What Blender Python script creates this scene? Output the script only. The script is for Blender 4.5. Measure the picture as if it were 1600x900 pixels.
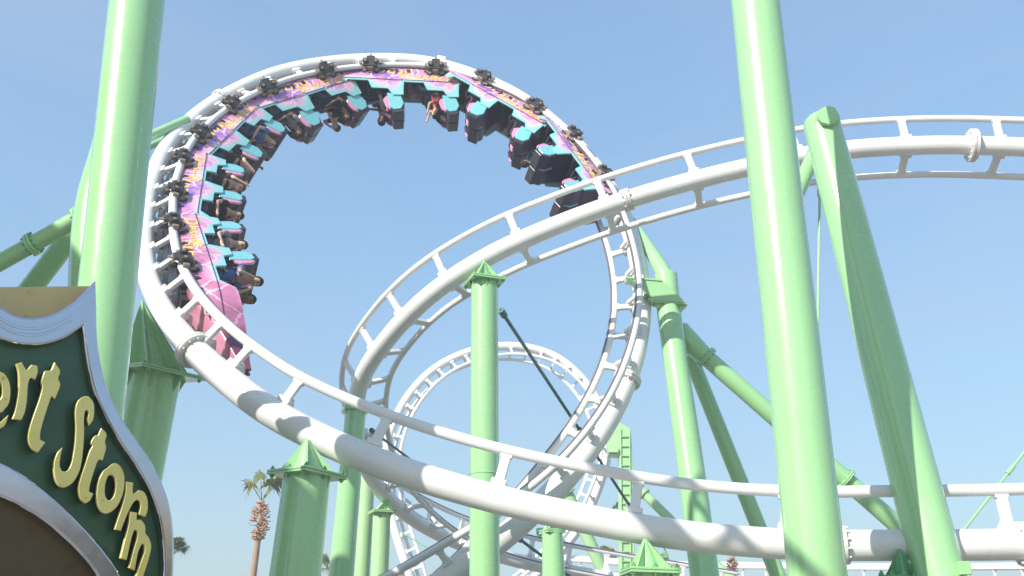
import bpy, bmesh, math, random
from mathutils import Vector, Matrix, Quaternion
random.seed(7)
for o in list(bpy.data.objects): bpy.data.objects.remove(o)
C = bpy.context.scene.collection
# ------------------------------------------------------------------ camera
F, W, H = 1500.0, 1600.0, 900.0
PITCH = math.radians(22.0)
CP, SP = math.cos(PITCH), math.sin(PITCH)
CAM = Vector((0, 0, 1.6))
FW = Vector((0, CP, SP)); UPV = Vector((0, -SP, CP)); RT = Vector((1, 0, 0))
cam = bpy.data.cameras.new('camera'); co = bpy.data.objects.new('camera', cam); C.objects.link(co)
co.location = CAM; co.rotation_euler = (math.radians(90) + PITCH, 0, 0)
cam.sensor_width = 36; cam.lens = 36 * F / W; cam.clip_start = .05; cam.clip_end = 3000
bpy.context.scene.camera = co
# ------------------------------------------------------------------ world, sun, exposure
SUN_AZ = math.radians(-132)          # maths angle of the horizontal direction TOWARDS the sun
SUN_EL = math.radians(33)
w = bpy.data.worlds.new('World'); bpy.context.scene.world = w; w.use_nodes = True
nt = w.node_tree; bg = nt.nodes['Background']
sky = nt.nodes.new('ShaderNodeTexSky'); sky.sky_type = 'NISHITA'; sky.sun_disc = False
sky.sun_elevation = SUN_EL; sky.sun_rotation = math.pi / 2 - SUN_AZ
sky.air_density = 1.0; sky.dust_density = .5; sky.ozone_density = 1.2

# flatten the sky's brightness towards the horizon (thin bright desert haze), keeping its hue
bw = nt.nodes.new('ShaderNodeRGBToBW'); nt.links.new(sky.outputs[0], bw.inputs[0])
pw = nt.nodes.new('ShaderNodeMath'); pw.operation = 'POWER'; nt.links.new(bw.outputs[0], pw.inputs[0]); pw.inputs[1].default_value = -.545
ml = nt.nodes.new('ShaderNodeMath'); ml.operation = 'MULTIPLY'; nt.links.new(pw.outputs[0], ml.inputs[0]); ml.inputs[1].default_value = 1.29
vm = nt.nodes.new('ShaderNodeVectorMath'); vm.operation = 'SCALE'; nt.links.new(sky.outputs[0], vm.inputs[0]); nt.links.new(ml.outputs[0], vm.inputs['Scale'])
tn = nt.nodes.new('ShaderNodeVectorMath'); tn.operation = 'MULTIPLY'; nt.links.new(vm.outputs[0], tn.inputs[0]); tn.inputs[1].default_value = (1.12, 1.19, 1.12)
tcw = nt.nodes.new('ShaderNodeTexCoord'); mpw = nt.nodes.new('ShaderNodeMapping'); mpw.inputs['Scale'].default_value = (1.5, 1.5, 5); nt.links.new(tcw.outputs['Generated'], mpw.inputs[0])
nzw = nt.nodes.new('ShaderNodeTexNoise'); nzw.inputs['Scale'].default_value = 1.7; nzw.inputs['Detail'].default_value = 7; nzw.inputs['Distortion'].default_value = .6; nt.links.new(mpw.outputs[0], nzw.inputs['Vector'])
rw = nt.nodes.new('ShaderNodeMapRange'); rw.inputs[1].default_value = .42; rw.inputs[2].default_value = .8; rw.inputs[3].default_value = 0; rw.inputs[4].default_value = .28; nt.links.new(nzw.outputs[0], rw.inputs[0])
mw = nt.nodes.new('ShaderNodeMix'); mw.data_type = 'RGBA'; nt.links.new(rw.outputs[0], mw.inputs[0]); nt.links.new(tn.outputs[0], mw.inputs[6]); mw.inputs[7].default_value = (2.3, 2.6, 3.0, 1)
nt.links.new(mw.outputs[2], bg.inputs[0]); bg.inputs[1].default_value = .15
sd = bpy.data.lights.new('sun', 'SUN'); sd.energy = 4.1; sd.angle = math.radians(.5); sd.color = (1, .955, .88)
so = bpy.data.objects.new('sun', sd); C.objects.link(so)
sdir = Vector((math.cos(SUN_EL) * math.cos(SUN_AZ), math.cos(SUN_EL) * math.sin(SUN_AZ), math.sin(SUN_EL)))
so.rotation_euler = (-sdir).to_track_quat('-Z', 'Y').to_euler(); so.location = sdir * 60
vs = bpy.context.scene.view_settings
vs.view_transform = 'Standard'; vs.look = 'None'; vs.gamma = 1; vs.use_curve_mapping = False; vs.exposure = .75

# ------------------------------------------------------------------ helpers
def ray(px, py): return (FW + RT * ((px - W / 2) / F) + UPV * ((H / 2 - py) / F))
def P(px, py, z): return CAM + ray(px, py) * z                      # a point z metres in front of the camera
def PY(px, py, Y):                                                  # a point at distance Y along the ground
    d = ray(px, py); return CAM + d * (Y / d.y)
def to_px(p):
    d = p - CAM; z = d.dot(FW); return Vector((W / 2 + F * d.x / z, H / 2 - F * d.dot(UPV) / z))

def tag(o, label=None, cat=None, group=None, kind=None):
    if label: o['label'] = label
    if cat: o['category'] = cat
    if group: o['group'] = group
    if kind: o['kind'] = kind
    return o
def empty(name, loc, label=None, cat=None, group=None):
    o = bpy.data.objects.new(name, None); C.objects.link(o); o.location = loc; o.empty_display_size = .3
    return tag(o, label, cat, group)
def worldloc(o):
    v = Vector((0, 0, 0))
    while o: v += o.location; o = o.parent
    return v

class MB:
    def __init__(s): s.v = []; s.f = []; s.uv = None
    def add(s, vs_, fs_):
        n = len(s.v); s.v += [Vector(v) for v in vs_]; s.f += [tuple(i + n for i in f) for f in fs_]; return s
    def tube(s, pts, rad, seg=16, cap=True):
        pts = [Vector(p) for p in pts]; n = len(pts)
        if not hasattr(rad, '__len__'): rad = [rad] * n
        T = []
        for i in range(n):
            t = (pts[min(i + 1, n - 1)] - pts[max(i - 1, 0)])
            T.append(t.normalized() if t.length > 1e-9 else (T[-1] if T else Vector((0, 0, 1))))
        ref = Vector((0, 0, 1)) if abs(T[0].z) < .9 else Vector((1, 0, 0))
        a = (ref - T[0] * ref.dot(T[0])).normalized(); V = []
        for i in range(n):
            a = (a - T[i] * a.dot(T[i])).normalized(); b = T[i].cross(a)
            for k in range(seg):
                th = 2 * math.pi * k / seg
                V.append(pts[i] + (a * math.cos(th) + b * math.sin(th)) * rad[i])
        Fc = [(i * seg + k, i * seg + (k + 1) % seg, (i + 1) * seg + (k + 1) % seg, (i + 1) * seg + k) for i in range(n - 1) for k in range(seg)]
        if cap: Fc += [tuple(range(seg))[::-1], tuple((n - 1) * seg + k for k in range(seg))]
        return s.add(V, Fc)
    def box(s, c, ax, ay, az):                                       # centre and three half-axes
        c = Vector(c); V = []
        for i in (-1, 1):
            for j in (-1, 1):
                for k in (-1, 1): V.append(c + ax * i + ay * j + az * k)
        return s.add(V, [(0, 1, 3, 2), (4, 6, 7, 5), (0, 4, 5, 1), (2, 3, 7, 6), (0, 2, 6, 4), (1, 5, 7, 3)])
    def abox(s, x0, x1, y0, y1, z0, z1):
        return s.box(((x0 + x1) / 2, (y0 + y1) / 2, (z0 + z1) / 2), Vector(((x1 - x0) / 2, 0, 0)), Vector((0, (y1 - y0) / 2, 0)), Vector((0, 0, (z1 - z0) / 2)))
    def bar(s, p, q, side, wd, th):                                  # flat bar p-q, wide along 'side'
        p = Vector(p); q = Vector(q); t = (q - p); L = t.length; t.normalize()
        sd_ = (side - t * side.dot(t)).normalized(); u = t.cross(sd_)
        return s.box((p + q) / 2, t * L / 2, sd_ * wd / 2, u * th / 2)
    def prism(s, poly, axis):                                        # planar polygon pushed along axis
        n = len(poly); poly = [Vector(p) for p in poly]; axis = Vector(axis)
        V = [p - axis / 2 for p in poly] + [p + axis / 2 for p in poly]
        return s.add(V, [tuple(range(n))[::-1], tuple(range(n, 2 * n))] + [(i, (i + 1) % n, n + (i + 1) % n, n + i) for i in range(n)])
    def disc(s, c, axis, r, th, seg=28):
        axis = Vector(axis).normalized(); c = Vector(c); e = min(.012, th * .3)
        return s.tube([c - axis * th / 2, c - axis * (th / 2 - e), c + axis * (th / 2 - e), c + axis * th / 2], [r - e, r, r, r - e], seg)
    def build(s, name, mat, parent=None, smooth=True, bevel=0):
        base = worldloc(parent) if parent else Vector((0, 0, 0))
        me = bpy.data.meshes.new(name); me.from_pydata([v - base for v in s.v], [], s.f)
        bm = bmesh.new(); bm.from_mesh(me); bmesh.ops.recalc_face_normals(bm, faces=bm.faces)
        if bevel: bmesh.ops.bevel(bm, geom=[e for e in bm.edges], offset=bevel, segments=1, affect='EDGES', clamp_overlap=True)
        bm.to_mesh(me); bm.free()
        if smooth: autosmooth(me)
        me.materials.append(mat)
        o = bpy.data.objects.new(name, me); C.objects.link(o)
        if parent: o.parent = parent
        return o
def autosmooth(me, ang=40):
    bm = bmesh.new(); bm.from_mesh(me)
    for f in bm.faces: f.smooth = True
    for e in bm.edges:
        if len(e.link_faces) == 2 and e.calc_face_angle(0) > math.radians(ang): e.smooth = False
    bm.to_mesh(me); bm.free()

def spline(ctrl, step):
    """centripetal Catmull-Rom through tuples of numbers, resampled about every 'step' metres (first three numbers are a position)"""
    n = len(ctrl); out = []
    def g(i):
        if i < 0: return [2 * a - b for a, b in zip(ctrl[0], ctrl[1])]
        if i >= n: return [2 * a - b for a, b in zip(ctrl[-1], ctrl[-2])]
        return ctrl[i]
    def d(a, b): return max(1e-4, math.sqrt(sum((a[k] - b[k]) ** 2 for k in range(3)))) ** .5
    for i in range(n - 1):
        p0, p1, p2, p3 = g(i - 1), g(i), g(i + 1), g(i + 2)
        t0 = 0; t1 = t0 + d(p0, p1); t2 = t1 + d(p1, p2); t3 = t2 + d(p2, p3)
        m = max(2, int(d(p1, p2) ** 2 / step))
        for j in range(m):
            t = t1 + (t2 - t1) * j / m
            def L(a, b, ta, tb): return [(tb - t) / (tb - ta) * x + (t - ta) / (tb - ta) * y for x, y in zip(a, b)]
            A1, A2, A3 = L(p0, p1, t0, t1), L(p1, p2, t1, t2), L(p2, p3, t2, t3)
            out.append(L(L(A1, A2, t0, t2), L(A2, A3, t1, t3), t1, t2))
    out.append(list(ctrl[-1])); return out

# ------------------------------------------------------------------ materials
def new_mat(name):
    m = bpy.data.materials.new(name); m.use_nodes = True; t = m.node_tree
    return m, t, t.nodes['Principled BSDF']
def N(t, typ, **kw):
    n = t.nodes.new(typ)
    for k, v in kw.items(): setattr(n, k, v)
    return n
def mixc(t, fac, a, b, mode='MIX'):
    m = N(t, 'ShaderNodeMix', data_type='RGBA', blend_type=mode)
    for sock, val in ((m.inputs[0], fac), (m.inputs[6], a), (m.inputs[7], b)):
        if hasattr(val, 'is_output'): t.links.new(val, sock)
        elif isinstance(val, (tuple, list)): sock.default_value = (*val, 1) if len(val) == 3 else val
        else: sock.default_value = val
    return m.outputs[2]
def noise(t, vec, scale, detail=4, rough=.55):
    n = N(t, 'ShaderNodeTexNoise'); n.inputs['Scale'].default_value = scale; n.inputs['Detail'].default_value = detail
    n.inputs['Roughness'].default_value = rough
    if vec is not None: t.links.new(vec, n.inputs['Vector'])
    return n.outputs[0]
def ramp(t, fac, stops):
    r = N(t, 'ShaderNodeValToRGB'); t.links.new(fac, r.inputs[0]); el = r.color_ramp.elements
    while len(el) < len(stops): el.new(.5)
    for e, (p, c) in zip(el, stops): e.position = p; e.color = (*c, 1) if not isinstance(c, (int, float)) else (c, c, c, 1)
    return r.outputs[0]
def mapped(t, scale=(1, 1, 1), src='Object'):
    tc = N(t, 'ShaderNodeTexCoord'); mp = N(t, 'ShaderNodeMapping'); mp.inputs['Scale'].default_value = scale
    t.links.new(tc.outputs[src], mp.inputs[0]); return mp.outputs[0]
def paint(name, col, rough=.3, dirt=.12, dirtcol=(.35, .3, .22), streak=True, bump=.02, coat=.3, metal=0, scale=1.0, mottle=.08):
    m, t, b = new_mat(name)
    v = mapped(t, (1.3 * scale, 1.3 * scale, (.18 if streak else 1.3) * scale))
    n1 = noise(t, v, 2.2, 6); n2 = noise(t, mapped(t), 9 * scale, 5)
    var = ramp(t, noise(t, mapped(t), .9 * scale, 3), [(.3, 1 - mottle * 1.5), (.7, 1 + 0.0)])
    c = mixc(t, 1.0, col, var, 'MULTIPLY')
    c2 = mixc(t, ramp(t, n1, [(.52, 0), (.78, dirt)]), c, dirtcol)
    c3 = mixc(t, ramp(t, n2, [(.66, 0), (.72, dirt * 1.6)]), c2, tuple(x * .6 for x in dirtcol))
    t.links.new(c3, b.inputs['Base Color'])
    t.links.new(ramp(t, n2, [(.3, rough * .85), (.75, min(1, rough * 1.5))]), b.inputs['Roughness'])
    b.inputs['Coat Weight'].default_value = coat; b.inputs['Coat Roughness'].default_value = .18; b.inputs['Metallic'].default_value = metal
    if bump:
        bp = N(t, 'ShaderNodeBump'); bp.inputs['Strength'].default_value = bump * 5; bp.inputs['Distance'].default_value = .01
        t.links.new(noise(t, mapped(t), 3.5 * scale, 3), bp.inputs['Height']); t.links.new(bp.outputs[0], b.inputs['Normal'])
    return m
M = {}
def simple_(name, col):
    m, t, b = new_mat(name); n = noise(t, mapped(t), 14, 4)
    t.links.new(mixc(t, ramp(t, n, [(.3, 0), (.7, 1)]), col, tuple(c * 2 for c in col)), b.inputs['Base Color']); b.inputs['Roughness'].default_value = .8; return m
M['green'] = paint('pale green gloss paint', (.335, .62, .285), .22, .10, (.19, .34, .14), coat=1.0, bump=.006, mottle=.04)
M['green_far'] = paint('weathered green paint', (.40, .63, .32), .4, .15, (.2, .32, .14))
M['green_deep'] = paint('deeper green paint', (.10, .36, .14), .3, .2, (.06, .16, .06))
M['rod'] = paint('dark teal rod', (.05, .16, .14), .4, .1)
M['white'] = paint('white track paint', (.80, .79, .77), .28, .07, (.42, .36, .28), streak=False)
M['white_far'] = paint('white paint far', (.80, .79, .78), .45, .12, (.5, .42, .36), streak=False)
M['whiteworn'] = paint('worn white paint', (.74, .72, .68), .35, .35, (.35, .29, .22), streak=False)
M['strip'] = paint('worn running steel', (.24, .205, .215), .45, .3, (.2, .15, .12), streak=False, coat=0, metal=.4)
M['taupe'] = paint('greasy taupe steel', (.30, .24, .19), .45, .5, (.05, .04, .035), streak=False, scale=5)
M['black'] = paint('black running gear', (.026, .021, .017), .5, .6, (.12, .09, .06), streak=False, scale=5)
M['rubber'] = paint('polyurethane tyre', (.03, .025, .022), .6, .4, (.1, .07, .05), streak=False, coat=0, scale=5)
M['rust'] = paint('rusty brake shoe', (.24, .12, .06), .7, .5, (.08, .05, .03), streak=False, coat=0, scale=5)
M['cyan'] = paint('turquoise fibreglass', (.20, .55, .58), .25, .15, (.04, .26, .42), streak=False, scale=3)
M['pinkc'] = paint('pink fibreglass', (.72, .30, .46), .3, .15, (.4, .12, .4), streak=False, scale=3)
M['purple'] = paint('dark purple seat vinyl', (.055, .02, .075), .38, .3, (.02, .01, .03), streak=False, scale=3)
M['dark'] = paint('dark cabin lining', (.022, .018, .03), .5, .3, (.05, .03, .05), streak=False, scale=3)
M['foam'] = simple_('black restraint foam', (.022, .018, .024))
M['yellow'] = paint('yellow lettering', (.92, .62, .07), .35, .1, (.5, .2, .05), streak=False, scale=4)
M['lens'] = paint('headlamp glass', (.6, .6, .62), .1, .1, streak=False)
M['bolt'] = paint('green painted bolts', (.16, .38, .15), .4, .3, (.1, .1, .06), streak=False, scale=6)
def body_mat(name, base, patch, amount, blue=False):
    m, t, b = new_mat(name)
    ob = mapped(t); uv = N(t, 'ShaderNodeUVMap'); uv.uv_map = 'UVMap'
    sep = N(t, 'ShaderNodeSeparateXYZ'); t.links.new(uv.outputs[0], sep.inputs[0])
    n1 = noise(t, ob, 1.6, 3, .6)
    c = mixc(t, ramp(t, n1, [(amount, 0), (amount + .14, 1)]), base, patch)
    # white lightning: thin edges of a warped cell pattern
    nz = N(t, 'ShaderNodeTexNoise'); nz.inputs['Scale'].default_value = 3.0; t.links.new(ob, nz.inputs['Vector'])
    wv = mixc(t, .22, ob, nz.outputs[1])
    vo = N(t, 'ShaderNodeTexVoronoi'); vo.feature = 'DISTANCE_TO_EDGE'; vo.inputs['Scale'].default_value = 1.7; t.links.new(wv, vo.inputs['Vector'])
    c = mixc(t, ramp(t, vo.outputs['Distance'], [(.012, .85), (.035, 0)]), c, (.85, .62, .74))
    # pale then turquoise towards the cut edge of the panel (painted fade)
    n2 = noise(t, ob, 5, 4); ad = N(t, 'ShaderNodeMath', operation='MULTIPLY_ADD'); ad.inputs[1].default_value = .16; ad.inputs[2].default_value = -.08
    t.links.new(n2, ad.inputs[0]); su = N(t, 'ShaderNodeMath', operation='ADD'); t.links.new(sep.outputs[1], su.inputs[0]); t.links.new(ad.outputs[0], su.inputs[1])
    c = mixc(t, ramp(t, su.outputs[0], [(.10, .8), (.34, 0)]), c, (.80, .52, .64))
    c = mixc(t, ramp(t, su.outputs[0], [(.06, 1), (.16, 0)]), c, (.26, .62, .62))
    c = mixc(t, ramp(t, noise(t, ob, 22, 5), [(.6, 0), (.8, .3)]), c, (.2, .1, .15))
    if 'maroon' in name:                                        # the nose is painted maroon towards its tip
        so_ = N(t, 'ShaderNodeSeparateXYZ'); t.links.new(ob, so_.inputs[0]); a2 = N(t, 'ShaderNodeMath', operation='MULTIPLY_ADD'); t.links.new(n1, a2.inputs[0]); a2.inputs[1].default_value = 1.6; t.links.new(so_.outputs[0], a2.inputs[2])
        mr = N(t, 'ShaderNodeMapRange'); mr.inputs[1].default_value = 3.1; mr.inputs[2].default_value = 4.6; t.links.new(a2.outputs[0], mr.inputs[0])
        c = mixc(t, mr.outputs[0], c, (.17, .045, .09))
    t.links.new(c, b.inputs['Base Color']); b.inputs['Roughness'].default_value = .26; b.inputs['Coat Weight'].default_value = .6; b.inputs['Coat Roughness'].default_value = .08
    return m
M['body'] = body_mat('pink and purple airbrushed body', (.68, .26, .44), (.38, .14, .42), .545)
M['body2'] = body_mat('pink body with violet cloud', (.68, .27, .41), (.25, .14, .50), .49)
M['nose'] = body_mat('pink body with maroon tip', (.58, .20, .34), (.40, .12, .22), .53)
# sign materials
M['signgreen'] = paint('dark green sign face', (.028, .11, .045), .35, .2, (.02, .05, .03), scale=2)
M['signtan'] = paint('tan sign board', (.50, .42, .20), .55, .2, (.3, .22, .1), coat=0)
M['signbrown'] = paint('dark olive brown panel', (.09, .06, .018), .5, .2, (.04, .03, .01), coat=0)
M['chrome'] = paint('brushed chrome trim', (.60, .61, .66), .12, .1, (.4, .4, .45), streak=False, metal=1, coat=0, bump=.02)
M['nosedeck'] = paint('pink to maroon nose shell', (.60, .24, .34), .2, .9, (.16, .03, .08), streak=False, coat=.6, scale=.5)
M['gilt'] = paint('polished brass letter faces', (.74, .66, .22), .28, .6, (.60, .50, .02), streak=False, metal=.2, coat=.3, scale=1.6, bump=0)
M['blackedge'] = paint('black edging', (.012, .014, .012), .5, .1, streak=False)
def simple(name, col, rough=.7, sc=8, var=.5):
    m, t, b = new_mat(name); n = noise(t, mapped(t), sc, 5)
    t.links.new(mixc(t, ramp(t, n, [(.3, 0), (.7, 1)]), tuple(c * (1 - var * .6) for c in col), tuple(min(1, c * (1 + var * .4)) for c in col)), b.inputs['Base Color'])
    b.inputs['Roughness'].default_value = rough; return m
M['trunk'] = simple('palm bark', (.36, .26, .19), .9, 14)
M['boots'] = simple('cut frond boots', (.50, .31, .20), .9, 9, .6)
M['leaf'] = simple('palm leaf green', (.15, .20, .08), .6, 3, .8)
M['leafdry'] = simple('palm leaf yellowing', (.30, .30, .10), .7, 3, .6)
M['stem'] = simple('palm stem', (.34, .36, .16), .6, 8)
for k, c in {'skin_tan': (.50, .30, .20), 'skin_brown': (.27, .15, .09), 'skin_pale': (.62, .40, .30)}.items(): M[k] = simple(k, c, .5, 12, .15)
for k, c in {'shirt_blue': (.07, .16, .42), 'shirt_red': (.42, .035, .04), 'shirt_black': (.02, .02, .025), 'shirt_grey': (.25, .25, .27), 'shirt_white': (.65, .64, .62), 'hair_dark': (.02, .014, .01), 'hair_brown': (.09, .045, .02), 'jeans': (.04, .06, .13)}.items(): M[k] = simple(k, c, .85, 20, .3)
def ground_mat():
    m, t, b = new_mat('paved park ground'); ob = mapped(t)
    br = N(t, 'ShaderNodeTexBrick'); br.inputs['Scale'].default_value = 2.2; t.links.new(ob, br.inputs['Vector'])
    br.inputs['Color1'].default_value = (.36, .31, .26, 1); br.inputs['Color2'].default_value = (.30, .27, .23, 1); br.inputs['Mortar'].default_value = (.18, .17, .15, 1); br.inputs['Mortar Size'].default_value = .012
    c = mixc(t, ramp(t, noise(t, ob, .35, 6), [(.4, 0), (.7, .5)]), br.outputs[0], (.17, .15, .13))
    t.links.new(c, b.inputs['Base Color']); b.inputs['Roughness'].default_value = .85; return m
M['ground'] = ground_mat()
M['stucco'] = simple('tan stucco', (.46, .38, .28), .9, 5, .25)
M['glass'] = paint('dark window glass', (.03, .04, .05), .08, .1, streak=False)

# ------------------------------------------------------------------ ground
g = MB(); g.add([(-900, -900, 0), (900, -900, 0), (900, 900, 0), (-900, 900, 0)], [(0, 1, 2, 3)])
tag(g.build('ground', M['ground'], smooth=False), kind='structure', label='paved ground of the park under the coaster')

# ------------------------------------------------------------------ tracks
class Track:
    def __init__(s, ctrl, step=.16, h=.68, g_=.55):
        # ctrl rows: px, py, z, radius, (side vector)
        rows = []
        for (px, py, z, r, n) in ctrl:
            p = P(px, py, z); rows.append((p.x, p.y, p.z, r, *n))
        pts = spline(rows, step)
        s.p = [Vector(q[:3]) for q in pts]; s.r = [q[3] for q in pts]; n = len(pts); s.T = []; s.n = []; s.u = []
        for i in range(n):
            T = (s.p[min(n - 1, i + 1)] - s.p[max(0, i - 1)]).normalized()
            v = Vector(pts[i][4:7]); v = (v - T * v.dot(T)).normalized()
            s.T.append(T); s.n.append(v); s.u.append(T.cross(v))
        s.s = [0]
        for i in range(1, n): s.s.append(s.s[-1] + (s.p[i] - s.p[i - 1]).length)
        s.h = h; s.g = g_; s.hv = [h] * n
    def h_at(s, d):
        i = 0
        while i < len(s.s) - 2 and s.s[i + 1] < d: i += 1
        return s.hv[i]
    def at(s, d):
        i = 0
        while i < len(s.s) - 2 and s.s[i + 1] < d: i += 1
        k = (d - s.s[i]) / (s.s[i + 1] - s.s[i])
        f = lambda a: a[i].lerp(a[i + 1], k)
        return f(s.p), f(s.T).normalized(), f(s.n).normalized(), f(s.u).normalized(), s.r[i] * (1 - k) + s.r[i + 1] * k
    def near_px(s, px, py, lo=0, hi=1e9):                       # arc length where the spine passes this picture point
        best = None
        for i, p in enumerate(s.p):
            if lo <= s.s[i] <= hi:
                d = (to_px(p) - Vector((px, py))).length
                if best is None or d < best[0]: best = (d, s.s[i])
        return best[1]
    def build(s, name, label, group, ties, mat, flanges=(), rr=.1, far=False, brackets=()):
        root = empty(name, (s.p[0].x, s.p[0].y, 0), label, 'roller coaster track', group)
        seg = 12 if far else 28
        MB().tube(s.p, s.r, seg).build('spine', mat, root)
        for sg in (1, -1):
            pts = [s.p[i] + s.u[i] * s.hv[i] + s.n[i] * s.g * sg for i in range(len(s.p))]
            rl = MB().tube(pts, rr, 8 if far else 14).build('rail', mat, root)
            st = MB()
            V = []; n = len(pts)
            for i in range(n):
                a = pts[i] + s.u[i] * (rr * .80); b = s.n[i] * rr * .36; c = s.u[i] * rr * .36
                V += [a - b - c, a + b - c, a + b + c, a - b + c]
            Fc = [(4 * i + k, 4 * i + (k + 1) % 4, 4 * i + 4 + (k + 1) % 4, 4 * i + 4 + k) for i in range(n - 1) for k in range(4)]
            st.add(V, Fc + [(0, 1, 2, 3), (4 * n - 4, 4 * n - 3, 4 * n - 2, 4 * n - 1)])
            if not far: st.build('running_strip', M['strip'], rl, smooth=False)
        for d in ties:
            if d <= .1 or d >= s.s[-1] - .1: continue
            p, T, n, u, r = s.at(d); m = MB(); wd = .17 if not far else .12; hh = s.h_at(d)
            for sg in (1, -1):
                rail = p + u * hh + n * s.g * sg; v = (rail - p).normalized(); x = T.cross(v)
                a0 = p + v * r * .8; a1 = rail - v * rr * .6
                m.box((a0 + a1) / 2, T * wd / 2, x * .05, v * (a1 - a0).length / 2)
                m.box(p + v * (r + .035), T * (wd / 2 + .05), x * .10, v * .05)
                m.box(rail - v * (rr + .01), T * (wd / 2 + .025), x * .058, v * .03)
            if not far: m.box(p + u * (r + .11), T * (wd / 2 - .03), n * (r * .62), u * .05)
            m.build('cross_tie', mat, root, smooth=False, bevel=0 if far else .012)
        for (d, k) in flanges:
            p, T, n, u, r = s.at(d); fl = MB()
            fl.disc(p - T * .042, T, r * k, .075, 36); fl.disc(p + T * .042, T, r * k, .075, 36)
            fo = fl.build('joint_flange', M['whiteworn'] if not far else mat, root)
            if not far:
                b = MB()
                for q in range(12):
                    th = q * math.pi / 6; c = p + (n * math.cos(th) + u * math.sin(th)) * r * (1 + (k - 1) * .55)
                    b.tube([c - T * .12, c + T * .12], .022, 6)
                b.build('bolt_ring', M['whiteworn'], fo)
        for d, ang in brackets:
            p, T, n, u, r = s.at(d)
            v = (-u * math.cos(ang) + n * math.sin(ang)); c = p + v * (r + .03); x = T.cross(v)
            MB().box(c, T * .16, x * .12, v * .09).build('lifting_lug', mat, root, smooth=False, bevel=.02)
        return root

AX = (.45, -.89, 0)          # axis of the loop
LOOP = [
 (1900, 838, 15.0, .250, (0, -.75, .66)),
 (1600, 850, 15.2, .248, (0, -.73, .68)),
 (1400, 852, 15.3, .246, (0, -.72, .69)),
 (1230, 850, 15.6, .248, (0, -.72, .69)),
 (1050, 834, 15.9, .248, (0, -.71, .70)),
 (850, 797, 16.2, .246, (0, -.70, .71)),
 (700, 759, 16.5, .250, (.05, -.70, .71)),
 (560, 711, 16.9, .262, (.12, -.70, .71)),
 (430, 648, 17.5, .272, (.25, -.74, .64)),
 (350, 589, 18.2, .275, (.40, -.78, .48)),
 (297, 540, 18.9, .262, (.48, -.82, .30)),
 (254, 483, 20.0, .235, (.50, -.85, .12)),
 (229, 420, 21.6, .235, (.48, -.87, .02)),
 (226, 350, 23.6, .240, AX),
 (238, 282, 25.8, .245, AX),
 (272, 216, 28.0, .245, AX),
 (340, 158, 30.2, .245, AX),
 (440, 113, 32.0, .245, AX),
 (560, 95, 33.2, .245, AX),
 (680, 101, 33.6, .245, AX),
 (800, 146, 33.2, .245, AX),
 (892, 217, 32.0, .250, AX),
 (955, 298, 30.3, .250, AX),
 (992, 390, 28.4, .255, AX),
 (1003, 480, 26.8, .262, (.50, -.86, .0)),
 (988, 570, 25.4, .272, (.55, -.82, .08)),
 (950, 656, 24.5, .285, (.60, -.78, .15)),
 (888, 742, 23.8, .295, (.62, -.74, .25)),
 (810, 820, 23.4, .300, (.55, -.74, .38)),
 (720, 890, 23.2, .300, (.45, -.74, .50)),
 (600, 960, 23.2, .300, (.3, -.74, .60)),
 (440, 1015, 23.4, .300, (.1, -.74, .66)),
]
LT = Track(LOOP)
_h0 = LT.near_px(560, 711, 0, 22); _h1 = LT.near_px(330, 572, 0, 26)
LT.hv = [.68 - .13 * min(1, max(0, (x - _h0) / (_h1 - _h0))) for x in LT.s]
s_front_end = LT.near_px(297, 540)
ties = []
for px, py in ((1590, 850), (1235, 850), (985, 822), (772, 778), (577, 717), (427, 646)): ties.append(LT.near_px(px, py, 0, s_front_end + 2))
d = LT.near_px(350, 589, 0, s_front_end + 2); ties.append(d)
d = LT.near_px(310, 553, 0, s_front_end + 3) + .15
while d < LT.s[-1] - .5: ties.append(d); d += 1.17
fl = [(LT.near_px(1318, 851), 1.25), (LT.near_px(304, 547, 0, s_front_end + 5), 1.42), (LT.near_px(1598, 850, 0, 10), 1.4), (LT.near_px(345, 155), 1.3), (LT.near_px(980, 592), 1.35)]
loop_root = LT.build('coaster_track', 'white steel track sweeping across the foreground and up round the big loop with the train', None, ties, M['white'], fl,
                     brackets=[(LT.near_px(686, 102), 0)])

TURN = [
 (2000, 262, 22.8, .235, (-.1, -.45, .88)),
 (1750, 238, 23.1, .235, (-.1, -.45, .88)),
 (1600, 230, 23.4, .235, (-.05, -.45, .88)),
 (1450, 227, 23.7, .235, (0, -.45, .88)),
 (1300, 237, 24.0, .238, (0, -.45, .88)),
 (1150, 266, 24.2, .24, (0, -.46, .88)),
 (1000, 306, 24.3, .24, (0, -.46, .88)),
 (870, 352, 24.4, .245, (-.1, -.48, .86)),
 (757, 404, 24.6, .25, (-.3, -.52, .78)),
 (670, 463, 25.1, .25, (-.5, -.56, .62)),
 (605, 530, 25.9, .25, (-.62, -.55, .48)),
 (564, 596, 27.1, .25, (-.75, -.45, .42)),
 (556, 665, 28.6, .25, (-.86, -.22, .42)),
 (575, 735, 30.4, .25, (-.84, .12, .46)),
 (622, 793, 32.2, .25, (-.66, .42, .55)),
 (700, 841, 33.8, .25, (-.35, .62, .66)),
 (800, 874, 35.0, .25, (-.05, .70, .70)),
 (930, 900, 35.8, .25, (.1, .70, .70)),
 (1150, 935, 36.5, .25, (.1, .70, .70)),
]
TT = Track(TURN, h=.62, g_=.70)
ties = [TT.near_px(*q) for q in ((1570, 229), (1417, 228), (1250, 245), (1085, 283), (950, 322), (808, 380), (700, 440), (632, 500), (590, 550), (563, 600))]
d = TT.near_px(556, 640)
while d < TT.s[-1] - .5: ties.append(d); d += 1.5
turn_root = TT.build('coaster_track', 'white banked curve of track descending from the upper right on a slim green column', None, ties, M['white'],
                     [(TT.near_px(982, 311), 1.22), (TT.near_px(1523, 228), 1.75)], rr=.085)

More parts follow.
